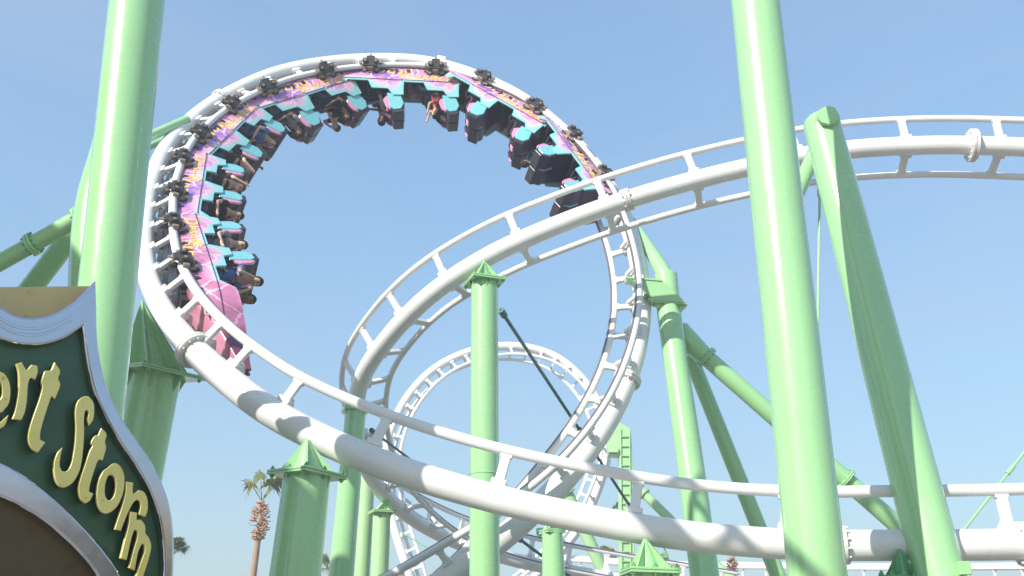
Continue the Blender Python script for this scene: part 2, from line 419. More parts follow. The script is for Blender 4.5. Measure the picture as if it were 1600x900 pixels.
FAR = [
 (668, 990, 52, .27, (.45, -.89, 0)), (642, 905, 52, .27, (.45, -.89, 0)), (618, 830, 53, .26, AX), (603, 760, 54, .26, AX), (606, 690, 55, .26, AX), (634, 625, 56, .26, AX), (680, 576, 57, .26, AX),
 (740, 548, 58, .26, AX), (805, 541, 58.5, .26, AX), (865, 556, 58.5, .26, AX), (912, 594, 58, .26, AX), (944, 650, 57, .26, AX), (948, 712, 56, .27, AX),
 (930, 775, 55, .27, AX), (898, 835, 54.5, .27, AX), (850, 890, 54, .27, AX), (780, 950, 54, .27, AX)]
FT = Track(FAR, step=.3)
ties = []; d = .6
while d < FT.s[-1]: ties.append(d); d += .98
FT.build('coaster_track', 'small pale white loop of track seen far off through the big loop', None, ties[:98], M['white_far'], [], far=True)
LOW = [(870, 871, 62, .22, (0, -.8, .6)), (1000, 880, 62, .22, (0, -.8, .6)), (1200, 884, 62, .22, (0, -.8, .6)), (1420, 886, 60, .22, (0, -.8, .6)), (1700, 884, 56, .22, (0, -.8, .6))]
T4 = Track(LOW, step=.6)
T4.build('coaster_track', 'low far white track running level along the bottom right edge of the picture', None, [1.5 + 1.5 * i for i in range(20)], M['white_far'], [], far=True)

class WTrack(Track):
    def __init__(s, pts, step=.3, h=.68, g_=.55):
        global P
        keep = P; it = iter([Vector(q) for q in pts]); P = lambda *a: next(it)
        try: Track.__init__(s, [(0, 0, 0, .26, Vector((0, 0, 1)).cross((Vector(pts[min(i + 1, len(pts) - 1)]) - Vector(pts[max(i - 1, 0)])).normalized())) for i in range(len(pts))], step, h, g_)
        finally: P = keep
OT = WTrack([(-7.6, -30, 9), (-7.5, -12, 10.6), (-7.4, -2, 12), (-7.3, 5, 13.3), (-6.9, 10, 14.3), (-4.6, 12.6, 15.0), (0, 13.3, 15.5), (4.1, 13.3, 15.7), (10, 12.6, 15.4), (24, 8, 13)])  # unseen track added above the frame, routed to throw shadow bands on the foreground track
OT.build('coaster_track', 'white track added overhead out of view on the two big green poles to cast shadow bands', None, [1.2 * i for i in range(1, 60)], M['white'], [])
# ------------------------------------------------------------------ columns and braces
def extend(top, bot, z=0.0):
    d = bot - top; return top + d * ((z - top.z) / d.z)
def shaft(root, a, b, r0, r1=None, seams=(), mat='green', name='shaft', seg=40):
    r1 = r1 or r0; m = MB(); n = max(2, int((b - a).length / .8))
    m.tube([a.lerp(b, i / n) for i in range(n + 1)], [r0 + (r1 - r0) * i / n for i in range(n + 1)], seg)
    o = m.build(name, M[mat], root)
    t = (b - a).normalized()
    for k in seams:
        MB().disc(a.lerp(b, k), t, (r0 + (r1 - r0) * k) + .012, .03, seg).build('weld_bead', M[mat], root)
    return o
def capset(root, top, axis, r, peak, plate=1.45, yaw=.5, fins=4, mat='green', bolts=True, th=.035, fin_axis=None):
    """square bolted plate pair with stiffening fins that rise to the saddle"""
    axis = axis.normalized(); x = Vector((math.cos(yaw), math.sin(yaw), 0)); x = (x - axis * x.dot(axis)).normalized(); y = axis.cross(x)
    R = r * plate
    MB().box(top - axis * .035, x * R, y * R, axis * .02).build('flange_plate', M[mat], root, smooth=False, bevel=.006)
    MB().box(top + axis * .012, x * R, y * R, axis * .02).build('flange_plate', M[mat], root, smooth=False, bevel=.006)
    if bolts:
        m = MB()
        for i in (-1, 0, 1):
            for j in (-1, 0, 1):
                if i or j:
                    c = top + x * R * .86 * i + y * R * .86 * j
                    m.tube([c - axis * .11, c + axis * .10], .022, 6); m.tube([c - axis * .085, c - axis * .055], .04, 6); m.tube([c + axis * .032, c + axis * .07], .04, 6)
        m.build('bolts', M['bolt'], root)
    for k in range(fins):
        th_ = yaw + math.pi / 4 + k * 2 * math.pi / fins
        v = Vector((math.cos(th_), math.sin(th_), 0)); v = (v - axis * v.dot(axis)).normalized()
        b0 = top + axis * .032
        MB().prism([b0, b0 + v * R * .98, peak + v * .02, peak], axis.cross(v) * th).build('gusset', M[mat], root, smooth=False)
    m = MB(); b0 = top + axis * .033; ring = 24
    m.tube([b0, b0.lerp(peak, .35), b0.lerp(peak, .97)], [r * .66, r * .46, .04], ring); m.build('saddle_cone', M[mat], root)
    for k in range(6):                                               # stiffeners under the plate
        th_ = yaw + k * math.pi / 3; v = (x * math.cos(th_) + y * math.sin(th_))
        b1 = top - axis * .057
        MB().prism([b1 + v * r * .97, b1 + v * R * .9, b1 + v * r * .97 - axis * r * .7], axis.cross(v) * .025).build('stiffener', M[mat], root, smooth=False)
def column(label, t, b, Y, wpx, group=None, cap=None, seams=(), mat='green', Yb=None, name='support_column', plate=1.45, yaw=.5, w2=None, bolts=True):
    top = PY(*t, Y); bot = extend(top, PY(*b, Yb or Y)); z = (top - CAM).dot(FW)
    root = empty(name, bot, label, 'support column', group); r = wpx * z / F / 2
    r2 = r if not w2 else w2 * (PY(*b, Yb or Y) - CAM).dot(FW) / F / 2
    if r2 != r: r2 = r + (r2 - r) * (bot - top).length / (PY(*b, Yb or Y) - top).length
    shaft(root, bot, top, r2, r, seams, mat)
    MB().disc(bot + Vector((0, 0, .06)), (0, 0, 1), r2 * 1.5, .12, 32).build('base_plate', M[mat], root)
    if cap is not None: capset(root, top, top - bot, r, cap, plate, yaw, mat=mat, bolts=bolts)
    return root, top, bot, r
# big foreground poles
rt, tp, bt, r = column('big pale green pole rising past the left end of the loop and out of the picture', (238, -230), (150, 620), 12.3, 80, w2=87)
pl_top = tp
rt, tp, bt, r = column('widest pale green pole crossing the whole right side in front of both tracks', (1155, -230), (1277, 900), 13.2, 70, w2=91)
pr_top = tp
# second leg joining the left pole and its braces
root = empty('inclined_leg', PY(84, 900, 14), 'slanting green leg that splits off the left pole behind the sign', 'support leg')
a = PY(196, 150, 12.75); k1 = PY(152, 330, 12.75); b = extend(k1, PY(146, 470, 12.7)); root.location = b
rows = spline([(*a, .30), (*a.lerp(k1, .5), .305), (*k1, .32), (*k1.lerp(b, .3), .33), (*b, .34)], .25)
MB().tube([Vector(x[:3]) for x in rows], [x[3] for x in rows], 36).build('shaft', M['green'], root)
def brace(label, a, b, r, flanges=(), mat='green', group=None, name='brace_pipe', bolts=True):
    root = empty(name, min((a, b), key=lambda q: q.z), label, 'brace pipe', group)
    shaft(root, a, b, r, mat=mat, name='pipe', seg=28); t = (b - a).normalized()
    for k in flanges:
        c = a.lerp(b, k); MB().disc(c - t * .025, t, r * 1.42, .045).build('flange', M[mat], root); MB().disc(c + t * .025, t, r * 1.42, .045).build('flange', M[mat], root)
        if bolts:
            x = t.orthogonal().normalized(); y = t.cross(x); m = MB()
            for q in range(10):
                th = q * math.pi / 5; cc = c + (x * math.cos(th) + y * math.sin(th)) * r * 1.22; m.tube([cc - t * .08, cc + t * .08], .018, 6)
            m.build('bolts', M['bolt'], root)
    return root
brace('upper green brace pipe with two bolted flanges running left from the pole above the sign', P(-120, 478, 15.2), P(165, 317, 15.2), .135, (.60, .86))
brace('lower green brace pipe half in shade descending behind the top of the sign', P(10, 500, 16.2), P(150, 318, 15.8), .18)
brace('short green strut between the left pole and the outside of the loop', P(150, 250, 25.5), P(292, 187, 28.6), .14)
brace('thin green strut under the short one beside the loop', P(150, 268, 25.5), P(262, 216, 28.2), .10)
# second leg on the right pole: inclined leg with rounded head
root = empty('inclined_leg', (0, 0, 0), 'leaning pale green leg with a rounded bolted head, in front of the upper right track', 'support leg')
a = PY(1284, 194, 16.6); b0 = PY(1466, 893, 15.4); b = extend(a, b0); root.location = b
ra = 56 * (a - CAM).dot(FW) / F / 2; rb = 76 * (b0 - CAM).dot(FW) / F / 2
shaft(root, b, a, rb + .03, ra)
ax = (a - b).normalized()
m = MB(); m.tube([a - ax * .02] + [a + ax * ra * math.sin(k * math.pi / 16) * .62 for k in range(1, 9)], [ra * 1.0] + [max(.01, ra * math.cos(k * math.pi / 16)) for k in range(1, 9)], 40); m.build('rounded_head', M['green'], root)
sideway = (CAM - a).normalized(); sideway = (Vector((-.22, -.95, -.15))).normalized()
c = a + sideway * ra * .9 + Vector((.07, 0, -.04))
MB().tube([c - sideway * .1, c + sideway * .22, c + sideway * .24], [.205, .205, .19], 8).build('pin_boss', M['green'], root)
MB().disc(a + Vector((.07, 0, -.04)) + sideway * ra * .98, sideway, .24, .04).build('collar', M['green'], root)
MB().box(PY(1506, 888, 15.0), Vector((.09, 0, 0)), Vector((0, .06, 0)), Vector((0, 0, .1))).build('lug', M['green'], root, smooth=False, bevel=.01)
brace('short green pipe running down left from the rounded head to behind the wide pole', PY(1284, 215, 17.6), PY(1214, 372, 17.2), .16, mat='green')
def rod(label, pts, r, mat='rod', group=None):
    root = empty('tie_rod', min(pts, key=lambda q: q.z), label, 'tie rod', group)
    MB().tube(pts, r, 8).build('rod', M[mat], root)
    for e, f in ((pts[0], pts[1]), (pts[-1], pts[-2])):
        t = (f - e).normalized(); MB().tube([e, e + t * .25], r * 1.9, 8).build('clevis', M[mat], root)
    m = pts[0].lerp(pts[-1], .55); t = (pts[-1] - pts[0]).normalized()
    MB().tube([m - t * .2, m + t * .2], r * 1.8, 8).build('turnbuckle', M[mat], root)
rod('thin green rod hanging straight down beside the leaning right leg', [P(1281, 290, 20), P(1272, 900, 17)], .028, 'green')
MB_ = MB()
# middle columns
sp, T_, n_, u_, r_ = TT.at(TT.near_px(757, 404))
rt, tp, bt, r = column('slender straight column with a square cap holding the banked curve near the middle', (757, 440), (757, 900), sp.y - .12, 42, cap=PY(757, 408, sp.y - .3), seams=(.55,), w2=48, plate=1.28, yaw=.35)
mid_top = tp
sp = LT.at(LT.near_px(480, 678))[0]
column('thick dark green column topped by a pointed saddle under the white track beside the palm', (480, 741), (461, 900), sp.y - .25, 72, cap=PY(480, 686, sp.y - .27), w2=80, plate=1.22, yaw=.95)
column('shaded green column behind the white track between the thick column and the middle one', (556, 640), (533, 900), 25.8, 32, w2=40, cap=PY(559, 612, 25.9), plate=1.25, yaw=.3, bolts=False)
column('thin pale column with an overlapping weld seam just left of the small capped column', (574, 745), (565, 900), 33, 24, mat='green_far')
sp = TT.at(TT.near_px(604, 775))[0]
column('small capped column under the lowest bend of the banked curve', (597, 800), (593, 900), sp.y - .1, 27, cap=PY(606, 778, sp.y - .2), plate=1.35, yaw=.4, bolts=False, mat='green_far')
column('short green column under the falling side of the loop right of the middle column', (863, 830), (865, 900), 20.8, 32, w2=36, cap=PY(863, 802, 21.0), plate=1.0, yaw=.4, bolts=False)
m = P(846, 830, 20.6); cl = empty('pipe_clamp', m, 'dark steel clamp hanging at the top of the short green column under the track', 'clamp')
MB().box(m, Vector((.11, 0, 0)), Vector((0, .1, 0)), Vector((0, 0, .06))).build('clamp_body', M['rod'], cl, smooth=False, bevel=.015)
MB().tube([m + Vector((-.05, -.1, -.09)), m + Vector((-.05, .1, -.09))], .05, 10).build('clamp_bolt', M['rod'], cl)
sp = LT.at(LT.near_px(1012, 828))[0]
column('pale green column top with a flat plate and pointed fin under the foreground track', (1015, 893), (1017, 960), sp.y - .18, 62, cap=PY(1008, 842, sp.y - .30), plate=1.28, yaw=.12)
sp = LT.at(LT.near_px(1407, 850))[0]
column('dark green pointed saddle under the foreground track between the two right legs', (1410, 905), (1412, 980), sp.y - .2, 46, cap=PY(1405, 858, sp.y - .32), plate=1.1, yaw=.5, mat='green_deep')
# left lower support leaning out from the loop
sp = LT.at(LT.near_px(250, 480, 0, s_front_end + 6))[0]
root = empty('support_column', (0, 0, 0), 'leaning dark green column with a big bolted diamond plate clasping the loop at its lower left', 'support column')
a = P(243, 583, 20.6); b0 = P(212, 740, 20.0); b = extend(a, b0); root.location = b
shaft(root, b, a, .56, .54)
capset(root, a, (a - b), .54, P(222, 470, 20.9), 1.42, .9, mat='green', fins=6)
# right hand curved column clamped to the loop
root = empty('support_column', (0, 0, 0), 'tall green column with a curved neck and box bracket gripping the right side of the loop', 'support column')
Yc = 24.6
q = [PY(1042, 452, Yc + .6), PY(1046, 492, Yc + .3), PY(1055, 560, Yc), PY(1075, 700, Yc - .3), PY(1101, 900, Yc - .7)]
b = extend(q[3], q[4]); root.location = b
rr_ = lambda p, wpx: wpx * (p - CAM).dot(FW) / F / 2
rows = spline([(*q[0], rr_(q[0], 37)), (*q[1], rr_(q[1], 38)), (*q[2], rr_(q[2], 38)), (*q[3], rr_(q[3], 42)), (*q[4], rr_(q[4], 46)), (*b, rr_(q[4], 47))], .4)
MB().tube([Vector(x[:3]) for x in rows], [x[3] for x in rows], 36).build('shaft', M['green'], root)
MB().disc(b + Vector((0, 0, .06)), (0, 0, 1), .8, .12).build('base_plate', M['green'], root)
sp = LT.at(LT.near_px(1003, 460))[0]
c0 = P(1004, 458, 26.7); c1 = P(1054, 462, 26.7)
t = (c1 - c0).normalized(); up_ = Vector((0, 0, 1)); up_ = (up_ - t * up_.z).normalized(); sd_ = t.cross(up_)
MB().box(c0.lerp(c1, .5), t * (c1 - c0).length * .5, sd_ * .30, up_ * .46).build('bracket_box', M['green'], root, smooth=False, bevel=.01)
for k in (.50, -.36):
    MB().box(c0.lerp(c1, .42) + up_ * k, t * (c1 - c0).length * .55, sd_ * .34, up_ * .04).build('bracket_plate', M['green'], root, smooth=False, bevel=.006)
MB().disc(q[0] + Vector((0, 0, .42)), (0, 0, 1), rr_(q[0], 36), .06).build('cap', M['green'], root)
MB().tube([q[1], q[0] + Vector((0, 0, .40))], rr_(q[0], 36), 36).build('neck', M['green'], root)
MB().prism([c0 - up_ * .44, c1 - up_ * .44, q[1] + Vector((-.1, 0, -.5)), c0 - up_ * .9 + t * .05], sd_ * .3).build('lower_gusset', M['green'], root, smooth=False)
rt_ = empty('brace_pipe', P(1052, 440, 25.5), 'tapering green stay from the box bracket up to the back of the loop', 'brace pipe')
MB().tube([P(1048, 448, 27.2), P(1032, 418, 27.6), P(988, 345, 29.6)], [.24, .23, .12], 28).build('pipe', M['green'], rt_)
m = MB(); a_ = P(1060, 520, 26.7); b_ = a_.lerp(P(1415, 832, 25.2), .12); m.tube([a_ - (b_ - a_) * .1, a_, b_], [.30, .36, .25], 28); m.build('cone_joint', M['green'], root)
brace('long green stay with a studded flange descending from the curved column to the lower right', P(1060, 520, 26.7), P(1415, 832, 25.2), .24, (.13, .745))

bb = extend(P(1092, 590, 27.4), P(1216, 900, 25.8)); brace('dark sided back stay leaning right behind the curved column', P(1078, 556, 27.6), bb, .22)
# far supports
root = empty('support_tower', PY(972, 900, 50), 'pale green box tower with a ladder grid seen beyond the right side of the loop', 'support tower')
Yt = 50
def quad_box(pts, Y, th): 
    return MB().prism([PY(x, y, Y) for x, y in pts], (0, th, 0))
quad_box([(945, 672), (962, 660), (984, 672), (990, 770), (990, 900), (967, 900), (967, 714), (950, 712)], Yt, .8).build('box_post', M['green_far'], root, smooth=False, bevel=.02)
gm = MB()
for i in range(14):
    y = 682 + i * 15; gm.box((PY(970, y, Yt - .47) + PY(983, y, Yt - .47)) / 2, Vector((.2, 0, 0)), Vector((0, .03, 0)), Vector((0, 0, .02)))
gm.tube([PY(970, 670, Yt - .45), PY(972, 900, Yt - .45)], .03, 6); gm.tube([PY(984, 676, Yt - .45), PY(986, 900, Yt - .45)], .03, 6)
gm.build('ladder', M['green'], root)
quad_box([(950, 700), (966, 700), (966, 707), (950, 707)], Yt - .5, .15).build('window_ledge', M['green_far'], root, smooth=False)
for lab, a_, b_, w_ in (('thin far brace pipe with a collar sloping right below the rail', (1003, 768), (1062, 826), .20), ('far green leg sloping right under the foreground track left of the capped fin', (884, 766), (948, 905), .27)):
    A = P(*a_, 42); B = P(*b_, 41); brace(lab, A, extend(A, B), w_, (.012,), mat='green_far', bolts=False)
for i, (lab, pts, r_, mt) in enumerate((
 ('dark teal diagonal rod from the cap of the middle column down across the big loop', [P(782, 484, 22.6), P(985, 792, 30)], .045, 'rod'),
 ('short teal rod crossing the falling track just left of the short column', [P(806, 838, 26), P(905, 912, 28)], .045, 'rod'),
 ('thin teal rod emerging under the rail left of the middle column', [P(580, 672, 27), P(700, 762, 32)], .04, 'rod'),
 ('thin pale wire slanting behind the small capped column', [P(628, 833, 44), P(720, 885, 44)], .03, 'green_far'),
 ('thin green rod rising to the right edge above the foreground track', [P(1500, 836, 34), P(1640, 656, 36)], .05, 'green'),
 ('short dark rod crossing below the foreground track right of the capped fin', [P(1036, 862, 38), P(1072, 915, 38)], .05, 'green'))): rod(lab, pts, r_, mt)

# ------------------------------------------------------------------ the train
RAIL_H = LT.h
ROW = [(0, .80), (-.50, .80), (-.60, 1.12), (-1.02, 1.13), (-1.16, 1.40), (-1.43, 1.38), (-1.40, .80)]
def profile(lead=False):
    if lead: pts = [(3.6, 1.18), (2.9, 1.20), (2.2, 1.22), (1.75, 1.20), (1.62, 1.16), (1.45, .80)]
    else: pts = [(1.62, 1.0), (1.50, 1.06), (1.40, .80)]
    for base in (1.38, -.06):
        for (ds, u) in ROW: pts.append((base + ds, u))
    pts.append((-1.55, .80)); return pts
def half_width(u, s, lead):
    wv_ = .50 + .16 * min(1, max(0, (u - .05) / .67)) if u < .72 else .66 - .05 * (u - .72)
    if lead and s > 1.4: wv_ *= max(.12, 1 - ((s - 1.4) / 2.05) ** 1.7 * .85)
    return wv_
def bottom(s, lead):
    if lead and s > 1.2: return .04 + .92 * ((s - 1.2) / 2.25) ** 1.4
    if s < -1.3: return .04 + (-1.3 - s) * .5
    return .04
def body_panel(side, lead, mat, parent):
    pr = profile(lead); cols = []
    for i in range(len(pr) - 1):
        (s0, u0), (s1, u1) = pr[i], pr[i + 1]; m = max(1, int(abs(s1 - s0) / .15))
        for k in range(m): cols.append((s0 + (s1 - s0) * k / m, u0 + (u1 - u0) * k / m))
    cols.append(pr[-1]); rows = [0, .12, .25, .4, .6, .8, .9, 1]
    V = []; UV = []
    def tops(s_):                                          # distance to the nearest piece of the cut edge, for the painted fade
        return None
    for inn in (0, 1):
        for (s, ut) in cols:
            b = bottom(s, lead)
            for t in rows:
                u = b + (ut - b) * t
                V.append(Vector((s, side * (half_width(u, s, lead) - inn * .045), u)))
                dd = 9
                for i in range(len(pr) - 1):
                    p0, p1 = Vector(pr[i]), Vector(pr[i + 1]); q = Vector((s, u)); e = p1 - p0
                    k = max(0, min(1, (q - p0).dot(e) / max(1e-6, e.length_squared))); dd = min(dd, (q - (p0 + e * k)).length)
                if lead and s > 1.5: dd += .25
                UV.append((s, dd))
    n = len(cols); R = len(rows); Fc = []; off = n * R
    for i in range(n - 1):
        for j in range(R - 1):
            a = i * R + j; Fc.append((a, a + 1, a + R + 1, a + R)); Fc.append((a + off, a + R + off, a + R + 1 + off, a + 1 + off))
        a = i * R + R - 1; Fc.append((a, a + off, a + off + R, a + R)); a = i * R; Fc.append((a, a + R, a + R + off, a + off))
    for a in (0, (n - 1) * R):
        for j in range(R - 1): Fc.append((a + j, a + j + off, a + j + 1 + off, a + j + 1))
    me = bpy.data.meshes.new('body_panel'); me.from_pydata(V, [], Fc); uvl = me.uv_layers.new(name='UVMap')
    for l in me.loops: uvl.data[l.index].uv = UV[l.vertex_index]
    bm = bmesh.new(); bm.from_mesh(me); bmesh.ops.recalc_face_normals(bm, faces=bm.faces); bm.to_mesh(me); bm.free()
    autosmooth(me, 35); me.materials.append(mat)
    o = bpy.data.objects.new('body_panel', me); C.objects.link(o); o.parent = parent; return o
def text_mesh(txt, size, shear=.25, depth=.006):
    cu = bpy.data.curves.new('t', 'FONT'); cu.body = txt; cu.size = size; cu.shear = shear; cu.extrude = depth; cu.offset = .003; cu.resolution_u = 3; cu.space_character = 1.12
    o = bpy.data.objects.new('t', cu); C.objects.link(o); bpy.context.view_layer.update()
    me = bpy.data.meshes.new_from_object(o.evaluated_get(bpy.context.evaluated_depsgraph_get())); bpy.data.objects.remove(o); return me
LET = [(text_mesh('Desert', .46), -1.3, .42), (text_mesh('Storm', .50), -.30, .15)]
def wheel_set(parent, s, side, lead=False):
    g0 = LT.g * side; b = MB()
    b.box((s, g0, .17), Vector((.30, 0, 0)), Vector((0, .07, 0)), Vector((0, 0, .06)))
    
    b.box((s, g0 + side * .10, .19), Vector((.10, 0, 0)), Vector((0, .10, 0)), Vector((0, 0, .045)))
    b.prism([(s - .09, g0 + side * .17, -.16), (s + .09, g0 + side * .17, -.16), (s + .02, g0 + side * .17, -.34), (s - .02, g0 + side * .17, -.34)], (0, .05, 0)); b.box((s - .33, g0 + side * .15, -.05), Vector((.06, 0, 0)), Vector((0, .05, 0)), Vector((0, 0, .09))); b.box((s + .33, g0 + side * .15, .02), Vector((.05, 0, 0)), Vector((0, .05, 0)), Vector((0, 0, .07)))
    o = b.build('wheel_carrier', M['taupe'], parent, smooth=False, bevel=.012)
    pl = MB(); pl.box((s, g0 + side * .19, .03), Vector((.25, 0, 0)), Vector((0, .045, 0)), Vector((0, 0, .15))); pl.box((s, g0 + side * .19, -.13), Vector((.14, 0, 0)), Vector((0, .04, 0)), Vector((0, 0, .10))); pl.build('side_plate', M['black'], o, smooth=False, bevel=.015)
    def wh(c, ax, r, w_):
        ax = Vector(ax); c = Vector(c)
        x = MB(); x.tube([c - ax * w_, c - ax * w_ * .8, c + ax * w_ * .8, c + ax * w_], [r * .9, r, r, r * .9], 20)
        x.build('wheel', M['rubber'], o)
        y = MB(); y.tube([c - ax * (w_ + .015), c + ax * (w_ + .015)], r * .45, 12); y.build('hub', M['taupe'], o)
    for ds in (-.2, .2):
        wh((s + ds, g0, .22), (0, 1, 0), .12, .05)
        wh((s + ds * .9, g0 + side * .25, -.0), (0, 1, 0), .09, .04)
    wh((s, g0, -.20), (0, 1, 0), .095, .045)
    return o
def make_seat(parent, base, y):
    o_ = MB(); y0, y1 = y - .26, y + .26
    side = [(-.98, .82), (-1.02, 1.36), (-1.05, 1.62), (-1.12, 2.02), (-1.2, 2.14), (-1.42, 2.08), (-1.47, 1.75), (-1.36, 1.36), (-1.18, .82)]
    o_.prism([(base + s, y, u) for s, u in side], (0, .52, 0))
    seat = o_.build('seat_back', M['purple'], parent, smooth=False, bevel=.03)
    for sg in (-1, 1):
        wg = MB(); wg.prism([(base + a_ * 1.0, y + sg * .268, c_) for a_, c_ in ((-1.0, 1.30), (-1.03, 1.55), (-1.09, 1.93), (-1.2, 2.05), (-1.38, 2.0), (-1.45, 1.75), (-1.34, 1.30))], (0, .05, 0)); wg.build('side_wing', M['cyan'], seat, smooth=False, bevel=.015)
        hn = MB(); hn.tube([(base - 1.10, y + sg * .15, 1.86), (base - .98, y + sg * .16, 1.86), (base - .90, y + sg * .16, 1.72), (base - .86, y + sg * .15, 1.5), (base - .80, y + sg * .13, 1.2), (base - .70, y + sg * .10, 1.06)], [.04, .045, .05, .05, .05, .04], 12); hn.build('shoulder_restraint', M['foam'], seat)
    p = MB(); p.prism([(base + s, y, u) for s, u in ((-.95, .84), (-.97, 1.36), (-.99, 1.60), (-1.06, 1.98), (-1.10, 1.98), (-1.06, 1.4), (-1.02, .84))], (0, .36, 0)); p.build('back_pad', M['purple'], seat, smooth=False, bevel=.015)
    for sg in (-1, 1):
        b = MB(); b.prism([(base + s, y + sg * .235, u) for s, u in ((-.98, 1.42), (-.90, 1.60), (-1.0, 1.95), (-1.12, 2.06), (-1.14, 1.5))], (0, .075, 0)); b.build('head_bolster', M['pinkc'], seat, smooth=False, bevel=.02)
    cp = MB(); cp.prism([(base + s, y, u) for s, u in ((-1.14, 2.05), (-1.2, 2.19), (-1.45, 2.13), (-1.44, 1.98), (-1.3, 2.02))], (0, .535, 0)); cp.build('head_cap', M['dark'], seat, smooth=False, bevel=.02)
    cu = MB(); cu.box((base - .78, y, .78), Vector((.24, 0, .02)), Vector((0, .24, 0)), Vector((0, 0, .07))); cu.build('cushion', M['purple'], seat, smooth=False, bevel=.03)
    hb = MB()                                             # lap bar
    hb.tube([(base - .45, y - .15, .35), (base - .50, y - .15, 1.02), (base - .52, y, 1.08), (base - .50, y + .15, 1.02), (base - .45, y + .15, .35)], .025, 8)
    hb.build('lap_bar', M['foam'], parent)
KS, KU = 1.29, .84
def make_car(lead=False):
    root = bpy.data.objects.new('train_car', None); C.objects.link(root); root.empty_display_size = .3
    s1 = 2.9 if lead else 1.58
    for side in (-1, 1): body_panel(side, lead, M['nose'] if lead else M['body'], root)
    fl = MB(); fl.abox(-1.5, 1.5, -.47, .47, .08, .14); fl.abox(-1.5, 1.5, -.30, .30, -.10, .08); fl.build('floor_pan', M['dark'], root, smooth=False, bevel=.01)
    if lead:
        # closed nose deck between the panels, and the belly
        for nm, top_ in (('nose_deck', True), ('nose_belly', False)):
            V = []; Fc = []; n = 14
            for i in range(n + 1):
                s = 1.45 + (3.6 - 1.45) * i / n
                pr = profile(True)[:6]; u = .66
                for k in range(len(pr) - 1):
                    if pr[k + 1][0] <= s <= pr[k][0]: u = pr[k + 1][1] + (pr[k][1] - pr[k + 1][1]) * (s - pr[k + 1][0]) / (pr[k][0] - pr[k + 1][0])
                if not top_: u = bottom(s, True)
                hw = half_width(u, s, True) - .02
                for j in range(7):
                    a = -1 + j / 3; V.append(Vector((s, a * hw, u - .01 + (.10 * (1 - a * a) * (1 if top_ else -.6) * hw / .6))))
            for i in range(n):
                for j in range(6): a = i * 7 + j; Fc.append((a, a + 1, a + 8, a + 7))
            mb = MB().add(V, Fc); o = mb.build(nm, M['nosedeck'], root)
            o.modifiers.new('s', 'SOLIDIFY').thickness = .03
        mb = MB(); mb.abox(1.3, 1.36, -.58, .58, .10, .95); mb.build('front_bulkhead', M['dark'], root, smooth=False)
        for sg in (-1, 1):
            for (s_, u_) in ((1.75, .30), (2.35, .36)):
                hw = half_width(u_, s_, True); c = Vector((s_, sg * (hw + .006), u_))
                h_ = MB(); h_.box(c, Vector((.10, -sg * .02, 0)), Vector((0, .012, 0)), Vector((0, 0, .085))); ho = h_.build('side_vent', M['lens'], root, smooth=False, bevel=.005)
                h2 = MB(); h2.box(c + Vector((0, sg * .014, 0)), Vector((.06, -sg * .012, 0)), Vector((0, .008, 0)), Vector((0, 0, .05))); h2.build('vent_opening', M['dark'], ho, smooth=False)
    # bulkheads behind each row and side stripe
    for base in (1.38, -.06):
        b = MB(); b.prism([(base - 1.18, 0, .14), (base - 1.24, 0, 1.30), (base - 1.30, 0, 1.30), (base - 1.26, 0, .14)], (0, 1.16, 0)); b.build('bulkhead', M['purple'], root, smooth=False, bevel=.01)
        b = MB(); b.prism([(base - .04, 0, .14), (base - .1, 0, .80), (base - .16, 0, .80), (base - .14, 0, .14)], (0, 1.14, 0)); b.build('dash', M['dark'], root, smooth=False, bevel=.01)
        b = MB(); b.prism([(base - .5, 0, .14), (base - .54, 0, .7), (base - 1.2, 0, .7), (base - 1.2, 0, .14)], (0, 1.1, 0)); b.build('seat_base', M['dark'], root, smooth=False, bevel=.01)
        for y in (-.29, .29): make_seat(root, base, y)
    for side in (-1, 1):
        b = MB(); e = 2.6 if lead else 1.56
        pts = []
        for i in range(13):
            s = -1.5 + (e + 1.5) * i / 12; pts.append((s, side * (half_width(.72, s, lead) + .004), .72)) 
        b.tube(pts, .011, 6); b.build('side_crease', M['purple'], root)
        for me, s0, u0 in LET:
            o = bpy.data.objects.new('lettering', me); C.objects.link(o); o.parent = root
            if not me.materials: me.materials.append(M['yellow'])
            tilt = math.atan2(.16, .67)
            hw = .50 + .16 * max(0, (u0 - .05) / .67)
            if side == -1: o.location = (s0, -(hw + .007), u0); o.rotation_euler = (math.pi / 2 + tilt, 0, 0)
            else: o.location = (-s0, hw + .007, u0); o.rotation_euler = (math.pi / 2 + tilt, 0, math.pi)
        for s in (-1.12, 1.08): wheel_set(root, s, side)
    ch = MB(); ch.abox(-.95, -.75, -.62, .62, .12, .22); ch.abox(.75, .95, -.62, .62, .12, .22); ch.abox(-1.3, 1.3, -.12, .12, .10, .20); ch.tube([(-1.75, 0, .12), (-1.2, 0, .12)], .05, 10)
    if lead: ch.abox(1.3, 1.7, -.25, .25, -.10, .14)
    ch.build('chassis', M['black'], root, smooth=False)
    def stretch(o):
        if o.name.startswith('lettering'):
            o.location = (o.location.x * KS, o.location.y, o.location.z * KU); o.scale = (1.2, KU, 1); return
        if o.name.startswith('wheel_carrier'):
            return
        if o.type == 'MESH': o.data.transform(Matrix.Diagonal((KS, 1, KU, 1)))
        for c in o.children: stretch(c)
    for c in root.children: stretch(c)
    return root
def copy_tree(o, parent=None):
    c = o.copy(); C.objects.link(c)
    if parent: c.parent = parent
    for ch in o.children: copy_tree(ch, c)
    return c
proto = make_car(False); lead_car = make_car(True)
PITCHC = 4.35
